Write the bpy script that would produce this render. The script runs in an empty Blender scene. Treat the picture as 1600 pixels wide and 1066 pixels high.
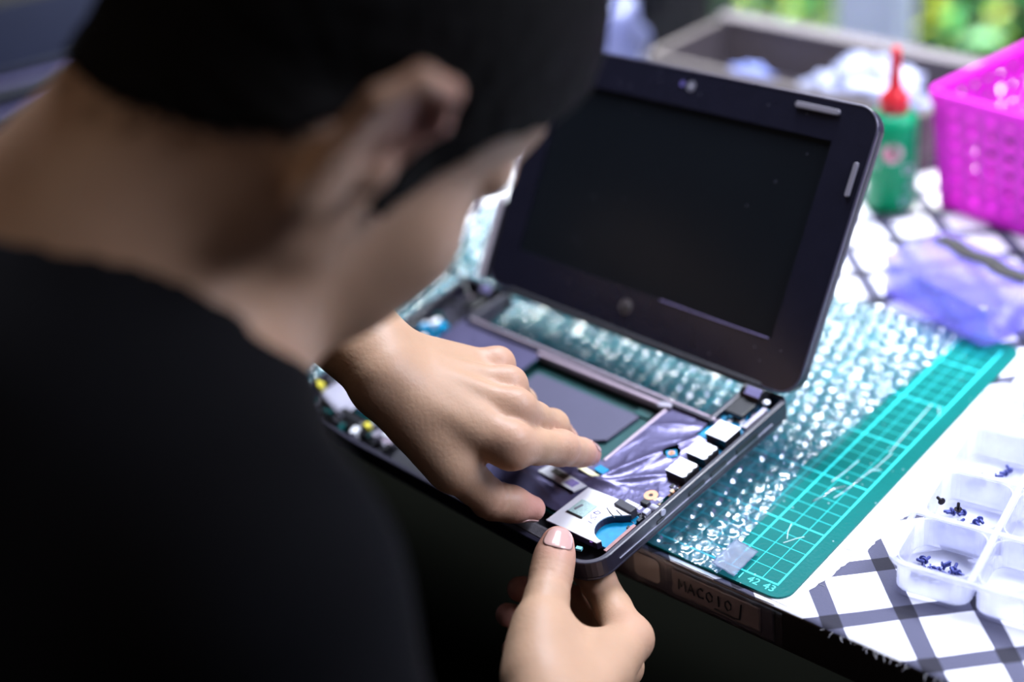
import bpy, bmesh, math, random
import numpy as np
from mathutils import Matrix, Vector, noise
random.seed(7)
rng = np.random.default_rng(7)
S = 0.01                       # all modelling numbers are centimetres
SC = bpy.context.scene
COL = SC.collection

# ------------------------------------------------------------------ camera
cam_d = bpy.data.cameras.new('camera'); cam = bpy.data.objects.new('camera', cam_d); COL.objects.link(cam)
RM = np.array([[0.75467875, 0.64808042, -0.10223381], [-0.27048685, 0.44929298, 0.85145328], [0.59774313, -0.61492079, 0.51436909]])
CP = np.array([31.84615, -51.13737, 52.72403])
m = Matrix.Identity(4)
for i in range(3):
    for j in range(3): m[i][j] = RM[j][i]
    m[i][3] = CP[i]*S
cam.matrix_world = m
cam_d.lens = 50; cam_d.sensor_width = 36
cam_d.dof.use_dof = True; cam_d.dof.focus_distance = 0.785; cam_d.dof.aperture_fstop = 2.0
cam_d.clip_start = 0.02; cam_d.clip_end = 60
SC.camera = cam
SC.view_settings.view_transform = 'Standard'; SC.view_settings.look = 'None'
SC.view_settings.gamma = 1; SC.view_settings.use_curve_mapping = False
SC.view_settings.exposure = 0.0

# ------------------------------------------------------------------ world and lamps
w = bpy.data.worlds.new('world'); SC.world = w; w.use_nodes = True
bg = w.node_tree.nodes['Background']; bg.inputs[0].default_value = (0.50, 0.60, 1.0, 1); bg.inputs[1].default_value = 0.045

def area(name, loc, target, sx, sy, power, col):
    l = bpy.data.lights.new(name, 'AREA'); l.shape = 'RECTANGLE'; l.size = sx*S; l.size_y = sy*S
    l.energy = power; l.color = col
    o = bpy.data.objects.new(name, l); COL.objects.link(o)
    o.location = Vector(loc)*S
    d = (Vector(target)-Vector(loc)); o.rotation_euler = d.to_track_quat('-Z', 'Y').to_euler()
    return o
area('key_lamp', (-32, 41, 86), (-8, 4, 0), 46, 24, 14, (0.74, 0.80, 1.0))  # unseen key lamp high behind the netbook, not a window
area('right_fill', (58, 44, 84), (20, 16, 0), 60, 30, 7, (0.76, 0.80, 1.0)).data.spread = 1.6  # added fill that brightens the right side of the table
area('warm_fill', (-60, -120, 170), (-10, -20, 30), 80, 80, 3.4, (1.0, 0.70, 0.42))  # added warm fill from behind, for the neck and back
area('garden_fill', (-95, 195, 330), (-92, 172, -60), 220, 90, 240, (0.95, 1.0, 0.92)).data.spread = 1.0  # area lamp added above the shrubs, standing in for daylight

# ------------------------------------------------------------------ helpers
MATS = {}
def translucent(mt, col, fac):
    nt = mt.node_tree; out = [n for n in nt.nodes if n.type == 'OUTPUT_MATERIAL'][0]; b = nt.nodes['Principled BSDF']
    t = nt.nodes.new('ShaderNodeBsdfTranslucent'); t.inputs[0].default_value = (*col, 1); m_ = nt.nodes.new('ShaderNodeMixShader'); m_.inputs[0].default_value = fac
    nt.links.new(b.outputs[0], m_.inputs[1]); nt.links.new(t.outputs[0], m_.inputs[2]); nt.links.new(m_.outputs[0], out.inputs[0]); return mt
def mat(name, col, rough=0.5, metal=0.0, var=0.12, scale=40, bump=0.0, bscale=200, sss=0, trans=0, coat=0, emit=0, spec=0.5, alpha=1, sheen=0, ior=1.45):
    if name in MATS: return MATS[name]
    mt = bpy.data.materials.new(name); mt.use_nodes = True; nt = mt.node_tree; b = nt.nodes['Principled BSDF']
    tc = nt.nodes.new('ShaderNodeTexCoord')
    n = nt.nodes.new('ShaderNodeTexNoise'); n.inputs['Scale'].default_value = scale; n.inputs['Detail'].default_value = 4
    nt.links.new(tc.outputs['Object'], n.inputs['Vector'])
    mx = nt.nodes.new('ShaderNodeMix'); mx.data_type = 'RGBA'
    mx.inputs[6].default_value = (*[max(0, c*(1-var)) for c in col], 1); mx.inputs[7].default_value = (*[min(1, c*(1+var)) for c in col], 1)
    nt.links.new(n.outputs['Fac'], mx.inputs[0]); nt.links.new(mx.outputs[2], b.inputs['Base Color'])
    b.inputs['Roughness'].default_value = rough; b.inputs['Metallic'].default_value = metal
    b.inputs['Subsurface Weight'].default_value = sss
    if sss: b.inputs['Subsurface Radius'].default_value = (1, .35, .2); b.inputs['Subsurface Scale'].default_value = 0.006
    b.inputs['Transmission Weight'].default_value = trans; b.inputs['Coat Weight'].default_value = coat
    b.inputs['Specular IOR Level'].default_value = spec; b.inputs['Alpha'].default_value = alpha
    b.inputs['Sheen Weight'].default_value = sheen; b.inputs['IOR'].default_value = ior
    if bump:
        n2 = nt.nodes.new('ShaderNodeTexNoise'); n2.inputs['Scale'].default_value = bscale; n2.inputs['Detail'].default_value = 5
        nt.links.new(tc.outputs['Object'], n2.inputs['Vector'])
        bp = nt.nodes.new('ShaderNodeBump'); bp.inputs['Strength'].default_value = bump; bp.inputs['Distance'].default_value = 0.001
        nt.links.new(n2.outputs['Fac'], bp.inputs['Height']); nt.links.new(bp.outputs[0], b.inputs['Normal'])
    MATS[name] = mt
    return mt

def film(name, tint, gloss_rough, refl, milky, mcol=(.9, .93, 1)):
    """thin clear plastic: see-through, glossy by angle, a little milky"""
    if name in MATS: return MATS[name]
    mt = bpy.data.materials.new(name); mt.use_nodes = True; nt = mt.node_tree; nt.nodes.clear()
    N = nt.nodes.new; L = nt.links.new
    out = N('ShaderNodeOutputMaterial'); tr = N('ShaderNodeBsdfTransparent'); tr.inputs[0].default_value = (*tint, 1)
    gl = N('ShaderNodeBsdfGlossy'); gl.inputs['Roughness'].default_value = gloss_rough
    df = N('ShaderNodeBsdfDiffuse'); df.inputs[0].default_value = (*mcol, 1)
    tl = N('ShaderNodeBsdfTranslucent'); tl.inputs[0].default_value = (*mcol, 1)
    dd = N('ShaderNodeMixShader'); dd.inputs[0].default_value = .5; L(df.outputs[0], dd.inputs[1]); L(tl.outputs[0], dd.inputs[2])
    ns = N('ShaderNodeTexNoise'); ns.inputs['Scale'].default_value = 60
    tc = N('ShaderNodeTexCoord'); L(tc.outputs['Object'], ns.inputs['Vector'])
    mr = N('ShaderNodeMapRange'); mr.inputs['To Min'].default_value = milky*.6; mr.inputs['To Max'].default_value = milky*1.4
    L(ns.outputs['Fac'], mr.inputs['Value'])
    m1 = N('ShaderNodeMixShader'); L(mr.outputs[0], m1.inputs[0]); L(tr.outputs[0], m1.inputs[1]); L(dd.outputs[0], m1.inputs[2])
    fr = N('ShaderNodeFresnel'); gm_ = N('ShaderNodeNewGeometry'); io = N('ShaderNodeMapRange'); io.inputs['To Min'].default_value = 1.5; io.inputs['To Max'].default_value = 1/1.5
    L(gm_.outputs['Backfacing'], io.inputs['Value']); L(io.outputs[0], fr.inputs['IOR'])
    ad = N('ShaderNodeMath'); ad.operation = 'MULTIPLY'; ad.inputs[1].default_value = refl; ad.use_clamp = True; L(fr.outputs[0], ad.inputs[0])
    m2 = N('ShaderNodeMixShader'); L(ad.outputs[0], m2.inputs[0]); L(m1.outputs[0], m2.inputs[1]); L(gl.outputs[0], m2.inputs[2])
    L(m2.outputs[0], out.inputs[0])
    MATS[name] = mt
    return mt

def rotz(a):
    c, s = math.cos(a), math.sin(a); return np.array([[c, -s, 0], [s, c, 0], [0, 0, 1.]])
def rotx(a):
    c, s = math.cos(a), math.sin(a); return np.array([[1., 0, 0], [0, c, -s], [0, s, c]])
def roty(a):
    c, s = math.cos(a), math.sin(a); return np.array([[c, 0, s], [0, 1., 0], [-s, 0, c]])

class MB:
    """collects shapes in centimetres; build() links them as ONE mesh object"""
    def __init__(s): s.v = []; s.f = []; s.smooth = False
    def add(s, vs, fs):
        k = len(s.v); s.v += [tuple(map(float, p)) for p in vs]; s.f += [tuple(i+k for i in f) for f in fs]; return s
    def box(s, c, size, R=None):
        hx, hy, hz = [d/2 for d in size]
        P = np.array([[x, y, z] for z in (-hz, hz) for y in (-hy, hy) for x in (-hx, hx)])
        if R is not None: P = P @ np.array(R).T
        return s.add(P+np.array(c), [(0, 2, 3, 1), (4, 5, 7, 6), (0, 1, 5, 4), (2, 6, 7, 3), (0, 4, 6, 2), (1, 3, 7, 5)])
    def prism(s, poly, z0, z1):
        n = len(poly); a = 0
        for i in range(n):
            x0, y0 = poly[i]; x1, y1 = poly[(i+1) % n]; a += x0*y1-x1*y0
        if a < 0: poly = poly[::-1]
        P = [(x, y, z0) for x, y in poly]+[(x, y, z1) for x, y in poly]
        F = [tuple(range(n-1, -1, -1)), tuple(range(n, 2*n))]+[(i, (i+1) % n, (i+1) % n+n, i+n) for i in range(n)]
        return s.add(P, F)
    def ring_prism(s, outer, inner, z0, z1):
        n = len(outer)
        P = [(x, y, z) for z in (z0, z1) for pl in (outer, inner) for x, y in pl]
        F = []
        for i in range(n):
            j = (i+1) % n
            F += [(i, j, j+2*n, i+2*n), (n+i, i+3*n, j+3*n, n+j), (2*n+i, 2*n+j, 3*n+j, 3*n+i), (i, n+i, n+j, j)]
        return s.add(P, F)
    def lathe(s, prof, c=(0, 0, 0), n=24, R=None):
        P = []; F = []; m = len(prof)
        for r, z in prof:
            for i in range(n):
                a = 2*math.pi*i/n; P.append((r*math.cos(a), r*math.sin(a), z))
        for k in range(m-1):
            for i in range(n):
                j = (i+1) % n; F.append((k*n+i, k*n+j, (k+1)*n+j, (k+1)*n+i))
        F.append(tuple(range(n-1, -1, -1))); F.append(tuple((m-1)*n+i for i in range(n)))
        P = np.array(P)
        if R is not None: P = P @ np.array(R).T
        return s.add(P+np.array(c), F)
    def tube(s, pts, r, n=8):
        pts = [np.array(p, float) for p in pts]; rr = r if isinstance(r, (list, tuple)) else [r]*len(pts)
        P = []; F = []; up = np.array([0.13, 0.21, 1.]); 
        for i, p in enumerate(pts):
            t = pts[min(i+1, len(pts)-1)]-pts[max(i-1, 0)]; t /= np.linalg.norm(t)+1e-9
            a = np.cross(t, up); a /= np.linalg.norm(a)+1e-9; b = np.cross(t, a)
            for k in range(n):
                th = 2*math.pi*k/n; P.append(p+rr[i]*(math.cos(th)*a+math.sin(th)*b))
        for i in range(len(pts)-1):
            for k in range(n):
                j = (k+1) % n; F.append((i*n+k, i*n+j, (i+1)*n+j, (i+1)*n+k))
        F.append(tuple(range(n))); F.append(tuple((len(pts)-1)*n+k for k in range(n-1, -1, -1)))
        return s.add(P, F)
    def grid(s, fn, nu, nv):
        P = [fn(i/nu, j/nv) for j in range(nv+1) for i in range(nu+1)]
        F = [(j*(nu+1)+i, j*(nu+1)+i+1, (j+1)*(nu+1)+i+1, (j+1)*(nu+1)+i) for j in range(nv) for i in range(nu)]
        return s.add(P, F)
    def build(s, name, material, parent=None, bevel=0, smooth=False, solid=0, seg=2, **props):
        me = bpy.data.meshes.new(name); me.from_pydata([(x*S, y*S, z*S) for x, y, z in s.v], [], s.f); me.update()
        me.materials.append(material)
        o = bpy.data.objects.new(name, me); COL.objects.link(o)
        if smooth: me.polygons.foreach_set('use_smooth', [True]*len(me.polygons))
        if solid:
            md = o.modifiers.new('solid', 'SOLIDIFY'); md.thickness = solid*S; md.offset = 0
        if bevel:
            md = o.modifiers.new('bevel', 'BEVEL'); md.width = bevel*S; md.segments = seg; md.limit_method = 'ANGLE'; md.angle_limit = .6
        if parent: o.parent = parent
        for k, v in props.items(): o[k] = v
        return o

def thing(name, label, cat, loc=(0, 0, 0), rot=None, group=None):
    o = bpy.data.objects.new(name, None); COL.objects.link(o); o.empty_display_size = .02
    M4 = Matrix.Translation(Vector(loc)*S)
    if rot is not None: M4 = M4 @ Matrix([list(r)+[0] for r in np.array(rot)]+[[0, 0, 0, 1]])
    o.matrix_world = M4
    o['label'] = label; o['category'] = cat
    if group: o['group'] = group
    return o
def tag(o, label, cat, group=None):
    o['label'] = label; o['category'] = cat
    if group: o['group'] = group
    return o
def rrect(x0, y0, x1, y1, r, n=6):
    P = []
    for cx, cy, a0 in ((x1-r, y0+r, -90), (x1-r, y1-r, 0), (x0+r, y1-r, 90), (x0+r, y0+r, 180)):
        for k in range(n+1):
            a = math.radians(a0+90*k/n); P.append((cx+r*math.cos(a), cy+r*math.sin(a)))
    return P
def text_mesh(body, size, extr=0.002):
    cu = bpy.data.curves.new('text', 'FONT'); cu.body = body; cu.size = size*S; cu.extrude = extr*S
    t = bpy.data.objects.new('text', cu); COL.objects.link(t)
    dg = bpy.context.evaluated_depsgraph_get(); dg.update()
    me = bpy.data.meshes.new_from_object(t.evaluated_get(dg)); bpy.data.objects.remove(t); return me
def nz(x, y, z=0): return noise.noise(Vector((x, y, z)))

# ------------------------------------------------------------------ setting: floor, walls
fl = MB().box((-60, -100, -76), (900, 440, 2)).build('floor', mat('dark_floor', (.0012, .0013, .0012), .95, var=.3, scale=3, spec=.0), kind='structure')
wl = MB().box((-290, 40, 40), (10, 500, 240)).build('wall_left', mat('dark_wall', (.02, .02, .028), .7, var=.3, scale=2), kind='structure')

# ------------------------------------------------------------------ work table
EDGE = -1.3
tb = thing('work_table', 'black edged work table under the checkered cloth and the netbook', 'table', (0, 0, -76))
TZ = 76
black = mat('black_laminate', (.012, .011, .012), .45, var=.3, scale=20)
MB().box((-50, 38+EDGE, TZ-1.75), (220, 76, 2.9)).build('tabletop', black, tb, bevel=.15)
for x, y in ((-150, 6), (50, 6), (-150, 68), (50, 68)):
    MB().box((x, y, (TZ-3.2)/2), (5, 5, TZ-3.2)).build('leg', black, tb, bevel=.2)
MB().box((-50, 10, TZ-8), (190, 2, 9)).build('apron', black, tb)

# checkered cloth: white twill with crossing dark bands at 45 degrees
def cloth_mat():
    mt = bpy.data.materials.new('checkered_cloth'); mt.use_nodes = True; nt = mt.node_tree; b = nt.nodes['Principled BSDF']
    N = nt.nodes.new; L = nt.links.new
    tc = N('ShaderNodeTexCoord'); sx = N('ShaderNodeSeparateXYZ'); L(tc.outputs['Object'], sx.inputs[0])
    def math_(op, a, b_=None, c=None):
        n = N('ShaderNodeMath'); n.operation = op
        for i, v in enumerate((a, b_, c)):
            if v is None: continue
            if isinstance(v, (int, float)): n.inputs[i].default_value = v
            else: L(v, n.inputs[i])
        return n.outputs[0]
    def band(sign, off, per=.0398, wid=.0105):
        p = math_('MULTIPLY', math_('ADD', sx.outputs[0], math_('MULTIPLY', sx.outputs[1], sign)), .70711)
        t = math_('FLOORED_MODULO', math_('ADD', p, -off+wid/2), per)
        on = math_('LESS_THAN', t, wid)
        return on, p
    a, pa = band(1, .0208); c, pc = band(-1, .0320-.0398*1)
    # twill threads: fine diagonal lines modulate how dark a band is
    w1 = math_('GREATER_THAN', math_('FLOORED_MODULO', sx.outputs[0], .0007), .00035)
    s = math_('MULTIPLY', math_('ADD', a, c), .5)
    tone = math_('ADD', s, math_('MULTIPLY', math_('MULTIPLY', math_('MULTIPLY', a, math_('SUBTRACT', 1, c)), w1), -.12))
    tone = math_('ADD', tone, math_('MULTIPLY', math_('MULTIPLY', math_('MULTIPLY', c, math_('SUBTRACT', 1, a)), w1), -.12))
    cr = N('ShaderNodeValToRGB'); L(tone, cr.inputs[0])
    e = cr.color_ramp.elements; e[0].position = 0; e[0].color = (.80, .80, .84, 1); e[1].position = 1; e[1].color = (.012, .011, .022, 1)
    k = cr.color_ramp.elements.new(.38); k.color = (.10, .10, .16, 1)
    k = cr.color_ramp.elements.new(.5); k.color = (.05, .05, .085, 1)
    L(cr.outputs[0], b.inputs['Base Color']); b.inputs['Roughness'].default_value = .85
    n2 = N('ShaderNodeTexNoise'); n2.inputs['Scale'].default_value = 900; L(tc.outputs['Object'], n2.inputs[0])
    bp = N('ShaderNodeBump'); bp.inputs['Strength'].default_value = .2; bp.inputs['Distance'].default_value = .0005
    L(n2.outputs['Fac'], bp.inputs['Height']); L(bp.outputs[0], b.inputs['Normal'])
    return mt
def cloth_fn(u, v):
    x = -80+u*140; y = EDGE-.1+v*75
    wr = max(0, min(1, (y-29)/6))
    z = -.22 + wr*(.22*nz(x*.12, y*.12)+.14*nz(x*.33, y*.3, 4)+.14) 
    if x > 2 and y < 6: z += .05*nz(x*.5, y*.5, 9)
    return (x, y, z)
c = MB().grid(cloth_fn, 280, 150); cl = c.build('checkered_cloth', cloth_mat(), smooth=True, solid=.08)
tag(cl, 'white tablecloth with dark crossing checks spread over the work table', 'tablecloth')
fr = MB()
for i in range(34):
    x = 3.0+i*.33+random.uniform(-.15, .15)
    if random.random() < .3: continue
    l = random.uniform(.05, .28)
    fr.tube([(x, EDGE-.1, -.2), (x+random.uniform(-.1, .1), EDGE-.1-l*.6, -.25), (x+random.uniform(-.2, .2), EDGE-.12-l, -.3-l*.5)], .012, 4)
fr.build('fringe', mat('thread_white', (.8, .8, .86), .9), cl, kind='stuff')

# wrapping tape and writing along the front edge of the table
def strokes(name, lines, xf, r, material, parent):
    mb = MB()
    for ln in lines: mb.tube([xf(*p) for p in ln], r, 6)
    return mb.build(name, material, parent)
brown = mat('taped_card_edge', (.24, .19, .17), .3, var=.35, scale=60, coat=.6)
grimy = mat('grimy_tape', (.08, .07, .08), .18, var=.6, scale=90, bump=.9, bscale=160, coat=.8)
ey = EDGE-.03
def edge_strip(x0, x1, z0, z1, off, seed):
    mb = MB(); nxx = max(4, int((x1-x0)*5))
    mb.grid(lambda u, v: (x0+(x1-x0)*u+.06*nz(u*9, v*3, seed), EDGE-off-.06*abs(nz(u*(x1-x0)*1.3, v*2.5, seed)), z0+(z1-z0)*v+.05*nz(u*11, v, seed+5)), nxx, 10)
    return mb
edge_strip(-13, .6, -3.0, -.15, .04, 1).build('edge_tape', grimy, tb, smooth=True, solid=.02).location = (0, 0, TZ*S)
edge_strip(-6.1, -.2, -2.55, -.75, .10, 2).build('card_label', brown, tb, smooth=True, solid=.02).location = (0, 0, TZ*S)
def vz(mb, name, m_, **k):
    o = mb.build(name, m_, tb, **k); o.location = (0, 0, TZ*S); return o
beige = mat('beige_sticker', (.50, .43, .35), .45, var=.12, scale=50)
mb = MB(); P = rrect(-8.75, -2.35, -6.95, -.62, .35); mb.add([(x, EDGE-.16, z) for x, z in P]+[(x, EDGE-.12, z) for x, z in P], [tuple(range(len(P)))]+[(i, (i+1) % len(P), (i+1) % len(P)+len(P), i+len(P)) for i in range(len(P))])
vz(mb, 'sticker', beige)['label'] = 'beige sticker square on the taped table edge'
G = {'M': [[(0, 0), (.05, 1), (.35, .35), (.65, 1), (.75, 0)]], 'A': [[(0, 0), (.35, 1), (.7, 0)], [(.15, .35), (.58, .35)]],
     'C': [[(.7, .85), (.4, 1), (.1, .75), (.02, .4), (.2, .05), (.7, .1)]], '0': [[(.35, 1), (.05, .75), (.02, .35), (.3, 0), (.62, .25), (.66, .7), (.35, 1)]],
     '1': [[(.3, 1), (.35, 0)]]}
x = -5.6; lines = []
for ch in 'MAC010':
    for ln in G[ch]: lines.append([(x+px*.62, -1.95+pz*.72) for px, pz in ln])
    x += .62
lines.append([(-3.2, -2.25), (-1.9, -2.32), (-1.55, -2.2), (-1.42, -1.1)])
o = strokes('ink_writing', lines, lambda a, b: (a, EDGE-.185, b), .045, mat('black_ink', (.006, .006, .007), .4), tb); o.location = (0, 0, TZ*S)
cl2 = edge_strip(-9.6, -6.4, -2.7, -.1, .19, 8); vz(cl2, 'clear_tape', film('clear_tape', (.95, .95, 1), .12, 1.6, .05), smooth=True)
cl2 = edge_strip(-6.5, 1.2, -2.75, -.3, .21, 12); vz(cl2, 'clear_tape', film('clear_tape', (.95, .95, 1), .12, 1.6, .05), smooth=True)

# ------------------------------------------------------------------ cutting mat
def mat_mat():
    mt = bpy.data.materials.new('cutting_mat_green'); mt.use_nodes = True; nt = mt.node_tree; b = nt.nodes['Principled BSDF']
    N = nt.nodes.new; L = nt.links.new
    tc = N('ShaderNodeTexCoord'); sx = N('ShaderNodeSeparateXYZ'); L(tc.outputs['Object'], sx.inputs[0])
    def M_(op, a, b_=None):
        n = N('ShaderNodeMath'); n.operation = op
        for i, v in enumerate((a, b_)):
            if v is None: continue
            if isinstance(v, (int, float)): n.inputs[i].default_value = v
            else: L(v, n.inputs[i])
        return n.outputs[0]
    def ln(c, per, wid, off=0):
        t = M_('FLOORED_MODULO', M_('ADD', c, wid/2-off), per); return M_('LESS_THAN', t, wid)
    X, Y = sx.outputs[0], sx.outputs[1]
    thin = M_('MAXIMUM', ln(X, .01, .0005), ln(Y, .01, .0005))
    thick = M_('MAXIMUM', ln(X, .05, .0011, .02), ln(Y, .05, .0010))
    border = M_('MAXIMUM', M_('LESS_THAN', M_('ABSOLUTE', X), .0006), M_('LESS_THAN', M_('ABSOLUTE', Y), .0006))
    all_ = M_('MAXIMUM', M_('MAXIMUM', M_('MULTIPLY', thin, .62), thick), border)
    ins = M_('MULTIPLY', M_('MULTIPLY', M_('LESS_THAN', X, .0006), M_('GREATER_THAN', Y, -.0006)), M_('LESS_THAN', Y, .2806))
    fac = M_('MULTIPLY', all_, ins)
    n1 = N('ShaderNodeTexNoise'); n1.inputs['Scale'].default_value = 25; L(tc.outputs['Object'], n1.inputs[0])
    base = N('ShaderNodeMix'); base.data_type = 'RGBA'; L(n1.outputs['Fac'], base.inputs[0])
    base.inputs[6].default_value = (.0, .105, .094, 1); base.inputs[7].default_value = (.0, .14, .128, 1)
    mx = N('ShaderNodeMix'); mx.data_type = 'RGBA'; L(fac, mx.inputs[0]); L(base.outputs[2], mx.inputs[6]); mx.inputs[7].default_value = (.05, .75, .72, 1)
    # scuffs
    v = N('ShaderNodeTexVoronoi'); v.inputs['Scale'].default_value = 120; L(tc.outputs['Object'], v.inputs[0])
    sp = M_('LESS_THAN', v.outputs['Distance'], .07)
    mx2 = N('ShaderNodeMix'); mx2.data_type = 'RGBA'; L(M_('MULTIPLY', sp, .5), mx2.inputs[0]); L(mx.outputs[2], mx2.inputs[6]); mx2.inputs[7].default_value = (.45, .6, .62, 1)
    L(mx2.outputs[2], b.inputs['Base Color'])
    b.inputs['Roughness'].default_value = .36; b.inputs['Specular IOR Level'].default_value = .10
    n2 = N('ShaderNodeTexNoise'); n2.inputs['Scale'].default_value = 420; n2.inputs['Detail'].default_value = 4; L(tc.outputs['Object'], n2.inputs[0])
    bp = N('ShaderNodeBump'); bp.inputs['Strength'].default_value = .18; bp.inputs['Distance'].default_value = .001; L(n2.outputs['Fac'], bp.inputs['Height']); L(bp.outputs[0], b.inputs['Normal'])
    return mt
cm = thing('cutting_mat', 'green self-healing cutting mat with a centimetre grid beside the netbook', 'cutting mat')
MB().prism(rrect(-44, -1.0, 1.0, 29.1, 1.0), -.16, .0).build('mat_sheet', mat_mat(), cm)
MB().prism(rrect(-44.02, -1.02, 1.02, 29.12, 1.0), -.24, -.155).build('mat_backing', mat('mat_backing', (.03, .03, .05), .6), cm)
teal = mat('mat_print', (.05, .75, .72), .5)
for i, t in enumerate(('43', '42', '41')):
    me = text_mesh(t, .72); me.materials.clear(); me.materials.append(teal)
    o = bpy.data.objects.new('printed_number', me); COL.objects.link(o); o.parent = cm; o.location = ((-.62-i*1.0)*S, -.66*S, .004*S)
scr = mat('scratch_white', (.55, .72, .74), .6)
for pts in ([(-1.6, 3.2), (-1.2, 3.9), (-.9, 4.3)], [(-2.1, 4.9), (-1.9, 4.2), (-1.6, 3.6)], [(-1.3, 8.3), (-1.1, 9.2), (-.9, 11), (-.7, 12.3), (-.6, 14)], [(-.9, 11.7), (-.35, 12.2)],
            [(-2.2, 9.6), (-2.0, 11), (-1.9, 12.3)], [(-.75, 14), (-.9, 17), (-1, 20)], [(-.5, 20), (-.1, 19.2)]):
    mb = MB(); mb.tube([(x, y, .004) for x, y in pts], .025, 5); mb.build('scratch', scr, cm)
for pts in ([(-2.1, 7.3), (-1.9, 8.1), (-1.75, 8.9), (-1.3, 9.6)], [(-1.1, 9.1), (-1, 9.9), (-.9, 10.7)]):
    mb = MB(); mb.tube([(x+.05*k % .1, y, .05) for k, (x, y) in enumerate(pts)], [.09, .05, .12, .05][:len(pts)], 6); 
    tag(mb.build('glue_string', film('glue_clear', (.9, 1, 1), .1, 2, .25), smooth=True), 'clear dried glue string stuck on the cutting mat, ' + ('longer one near the bubble wrap' if pts[0][0] < -2 else 'shorter one nearer the mat border'), 'glue')

# paper sheets under the mat
pm = mat('white_paper', (.80, .80, .82), .9, var=.03, scale=30)
P = [(-6, -.9), (1.2, -1.05), (1.9, 2.2), (2.15, 4.2), (2.6, 5.1), (2.45, 6.4), (2.8, 7.6), (2.65, 8.4), (3.0, 9.9), (7.5, 11), (12, 20), (12, 24.5), (-6, 24)]
pp = MB(); Q = []
for i in range(len(P)):
    a, b = P[i], P[(i+1) % len(P)]; n = 9 if 1 <= i <= 8 else 1
    for k in range(n):
        t = k/n; j = .07 if n > 1 else 0; Q.append((a[0]+(b[0]-a[0])*t+random.uniform(-j, j), a[1]+(b[1]-a[1])*t))
pp.prism(Q, -.02, .0); o = pp.build('torn_paper', pm); o.location = (0, 0, -.14*S)
tag(o, 'torn white printed paper sheet sticking out under the cutting mat', 'paper')
pl = MB()
for k in range(26):
    y = 1+k*.42; x0 = 1.15+random.uniform(0, .3); x1 = min(2.2, x0+random.uniform(.15, .9)); pl.tube([(x0, y, -.132), (x1, y+.02, -.132)], .012, 4)
pl.build('faint_print', mat('grey_print', (.35, .35, .4), .8), o, kind='stuff').location = (0, 0, .14*S)
for k in range(2):
    bx = MB(); 
    for a, b in (((1.2, 3.2+k), (2.0, 3.25+k)), ((1.2, 3.8+k), (2.0, 3.85+k)), ((1.2, 3.2+k), (1.2, 3.8+k)), ((2.0, 3.25+k), (2.0, 3.85+k))): bx.tube([(a[0], a[1], -.132), (b[0], b[1], -.132)], .015, 4)
    bx.build('printed_frame', mat('grey_print', (.35, .35, .4), .8), o).location = (0, 0, .14*S)

# ------------------------------------------------------------------ bubble wrap
X0, X1, Y0, Y1 = -46., -3.1, -1.1, 29.2
st = .095
nx, ny = int((X1-X0)/st), int((Y1-Y0)/st)
gx, gy = np.meshgrid(np.linspace(X0, X1, nx+1), np.linspace(Y0, Y1, ny+1))
edgeR = -3.25+.35*np.sin(gy*.35)*0+np.where(gy < 10, -.11*gy, -1.1+(gy-10)*.085)   # the right border wanders
edgeR = np.clip(edgeR, -4.4, -2.9)
gx = X0+(gx-X0)*(edgeR-X0)/(X1-X0)
pit = 1.12; row = pit*.866
def hexd(x, y):
    j = np.round(y/row); off = (j % 2)*.5*pit; i = np.round((x-off)/pit)
    cx, cy = i*pit+off, j*row
    best = np.hypot(x-cx, y-cy); bi, bj = i, j
    for dj in (-1, 1):
        j2 = j+dj; o2 = (j2 % 2)*.5*pit; i2 = np.round((x-o2)/pit); d = np.hypot(x-i2*pit-o2, y-j2*row)
        m_ = d < best; best = np.where(m_, d, best); bi = np.where(m_, i2, bi); bj = np.where(m_, j2, bj)
    return best, bi, bj
xr, yr = gx*math.cos(.3)-gy*math.sin(.3), gx*math.sin(.3)+gy*math.cos(.3)
d, bi, bj = hexd(xr, yr)
rnd = np.mod(np.sin(bi*12.9898+bj*78.233)*43758.5453, 1)
hgt = .07+.12*rnd
dome = np.where(d < .5, hgt*np.clip(1-(d/.5)**5, 0, 1)**.6, 0)
ang = np.arctan2(yr-bj*row, xr-bi*pit)
dome *= 1+.16*np.sin(ang*5+rnd*40)*(d/.5)+.12*np.sin(d*22+rnd*9)
wrk = .035*np.sin(gx*3.1+1.7*np.sin(gy*2.3))*np.sin(gy*2.7+1.3*np.sin(gx*1.9))+.02*np.sin(gx*9+gy*4+3*rnd)
gz = .09+dome+wrk+.04*np.sin(gx*.7)*np.cos(gy*.5)
V = np.stack([gx.ravel(), gy.ravel(), gz.ravel()], 1)*S
idx = np.arange((nx+1)*(ny+1)).reshape(ny+1, nx+1)
F = np.stack([idx[:-1, :-1].ravel(), idx[:-1, 1:].ravel(), idx[1:, 1:].ravel(), idx[1:, :-1].ravel()], 1)
def np_mesh(name, V, F, material, smooth=True):
    me = bpy.data.meshes.new(name); me.vertices.add(len(V)); me.vertices.foreach_set('co', V.astype(np.float32).ravel())
    n = F.shape[1]; me.loops.add(F.size); me.loops.foreach_set('vertex_index', F.astype(np.int32).ravel())
    me.polygons.add(len(F)); me.polygons.foreach_set('loop_start', np.arange(0, F.size, n, dtype=np.int32)); me.polygons.foreach_set('loop_total', np.full(len(F), n, np.int32))
    me.update(calc_edges=True); me.validate()
    me.polygons.foreach_set('use_smooth', np.full(len(me.polygons), smooth)); me.materials.append(material)
    o = bpy.data.objects.new(name, me); COL.objects.link(o); return o
bw = np_mesh('bubble_wrap', V, F, film('bubble_film', (.80, .93, 1.0), .20, 4.2, .14, (.26, .66, .95)))
tag(bw, 'clear bubble wrap sheet lying between the cutting mat and the netbook', 'bubble wrap')
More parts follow.
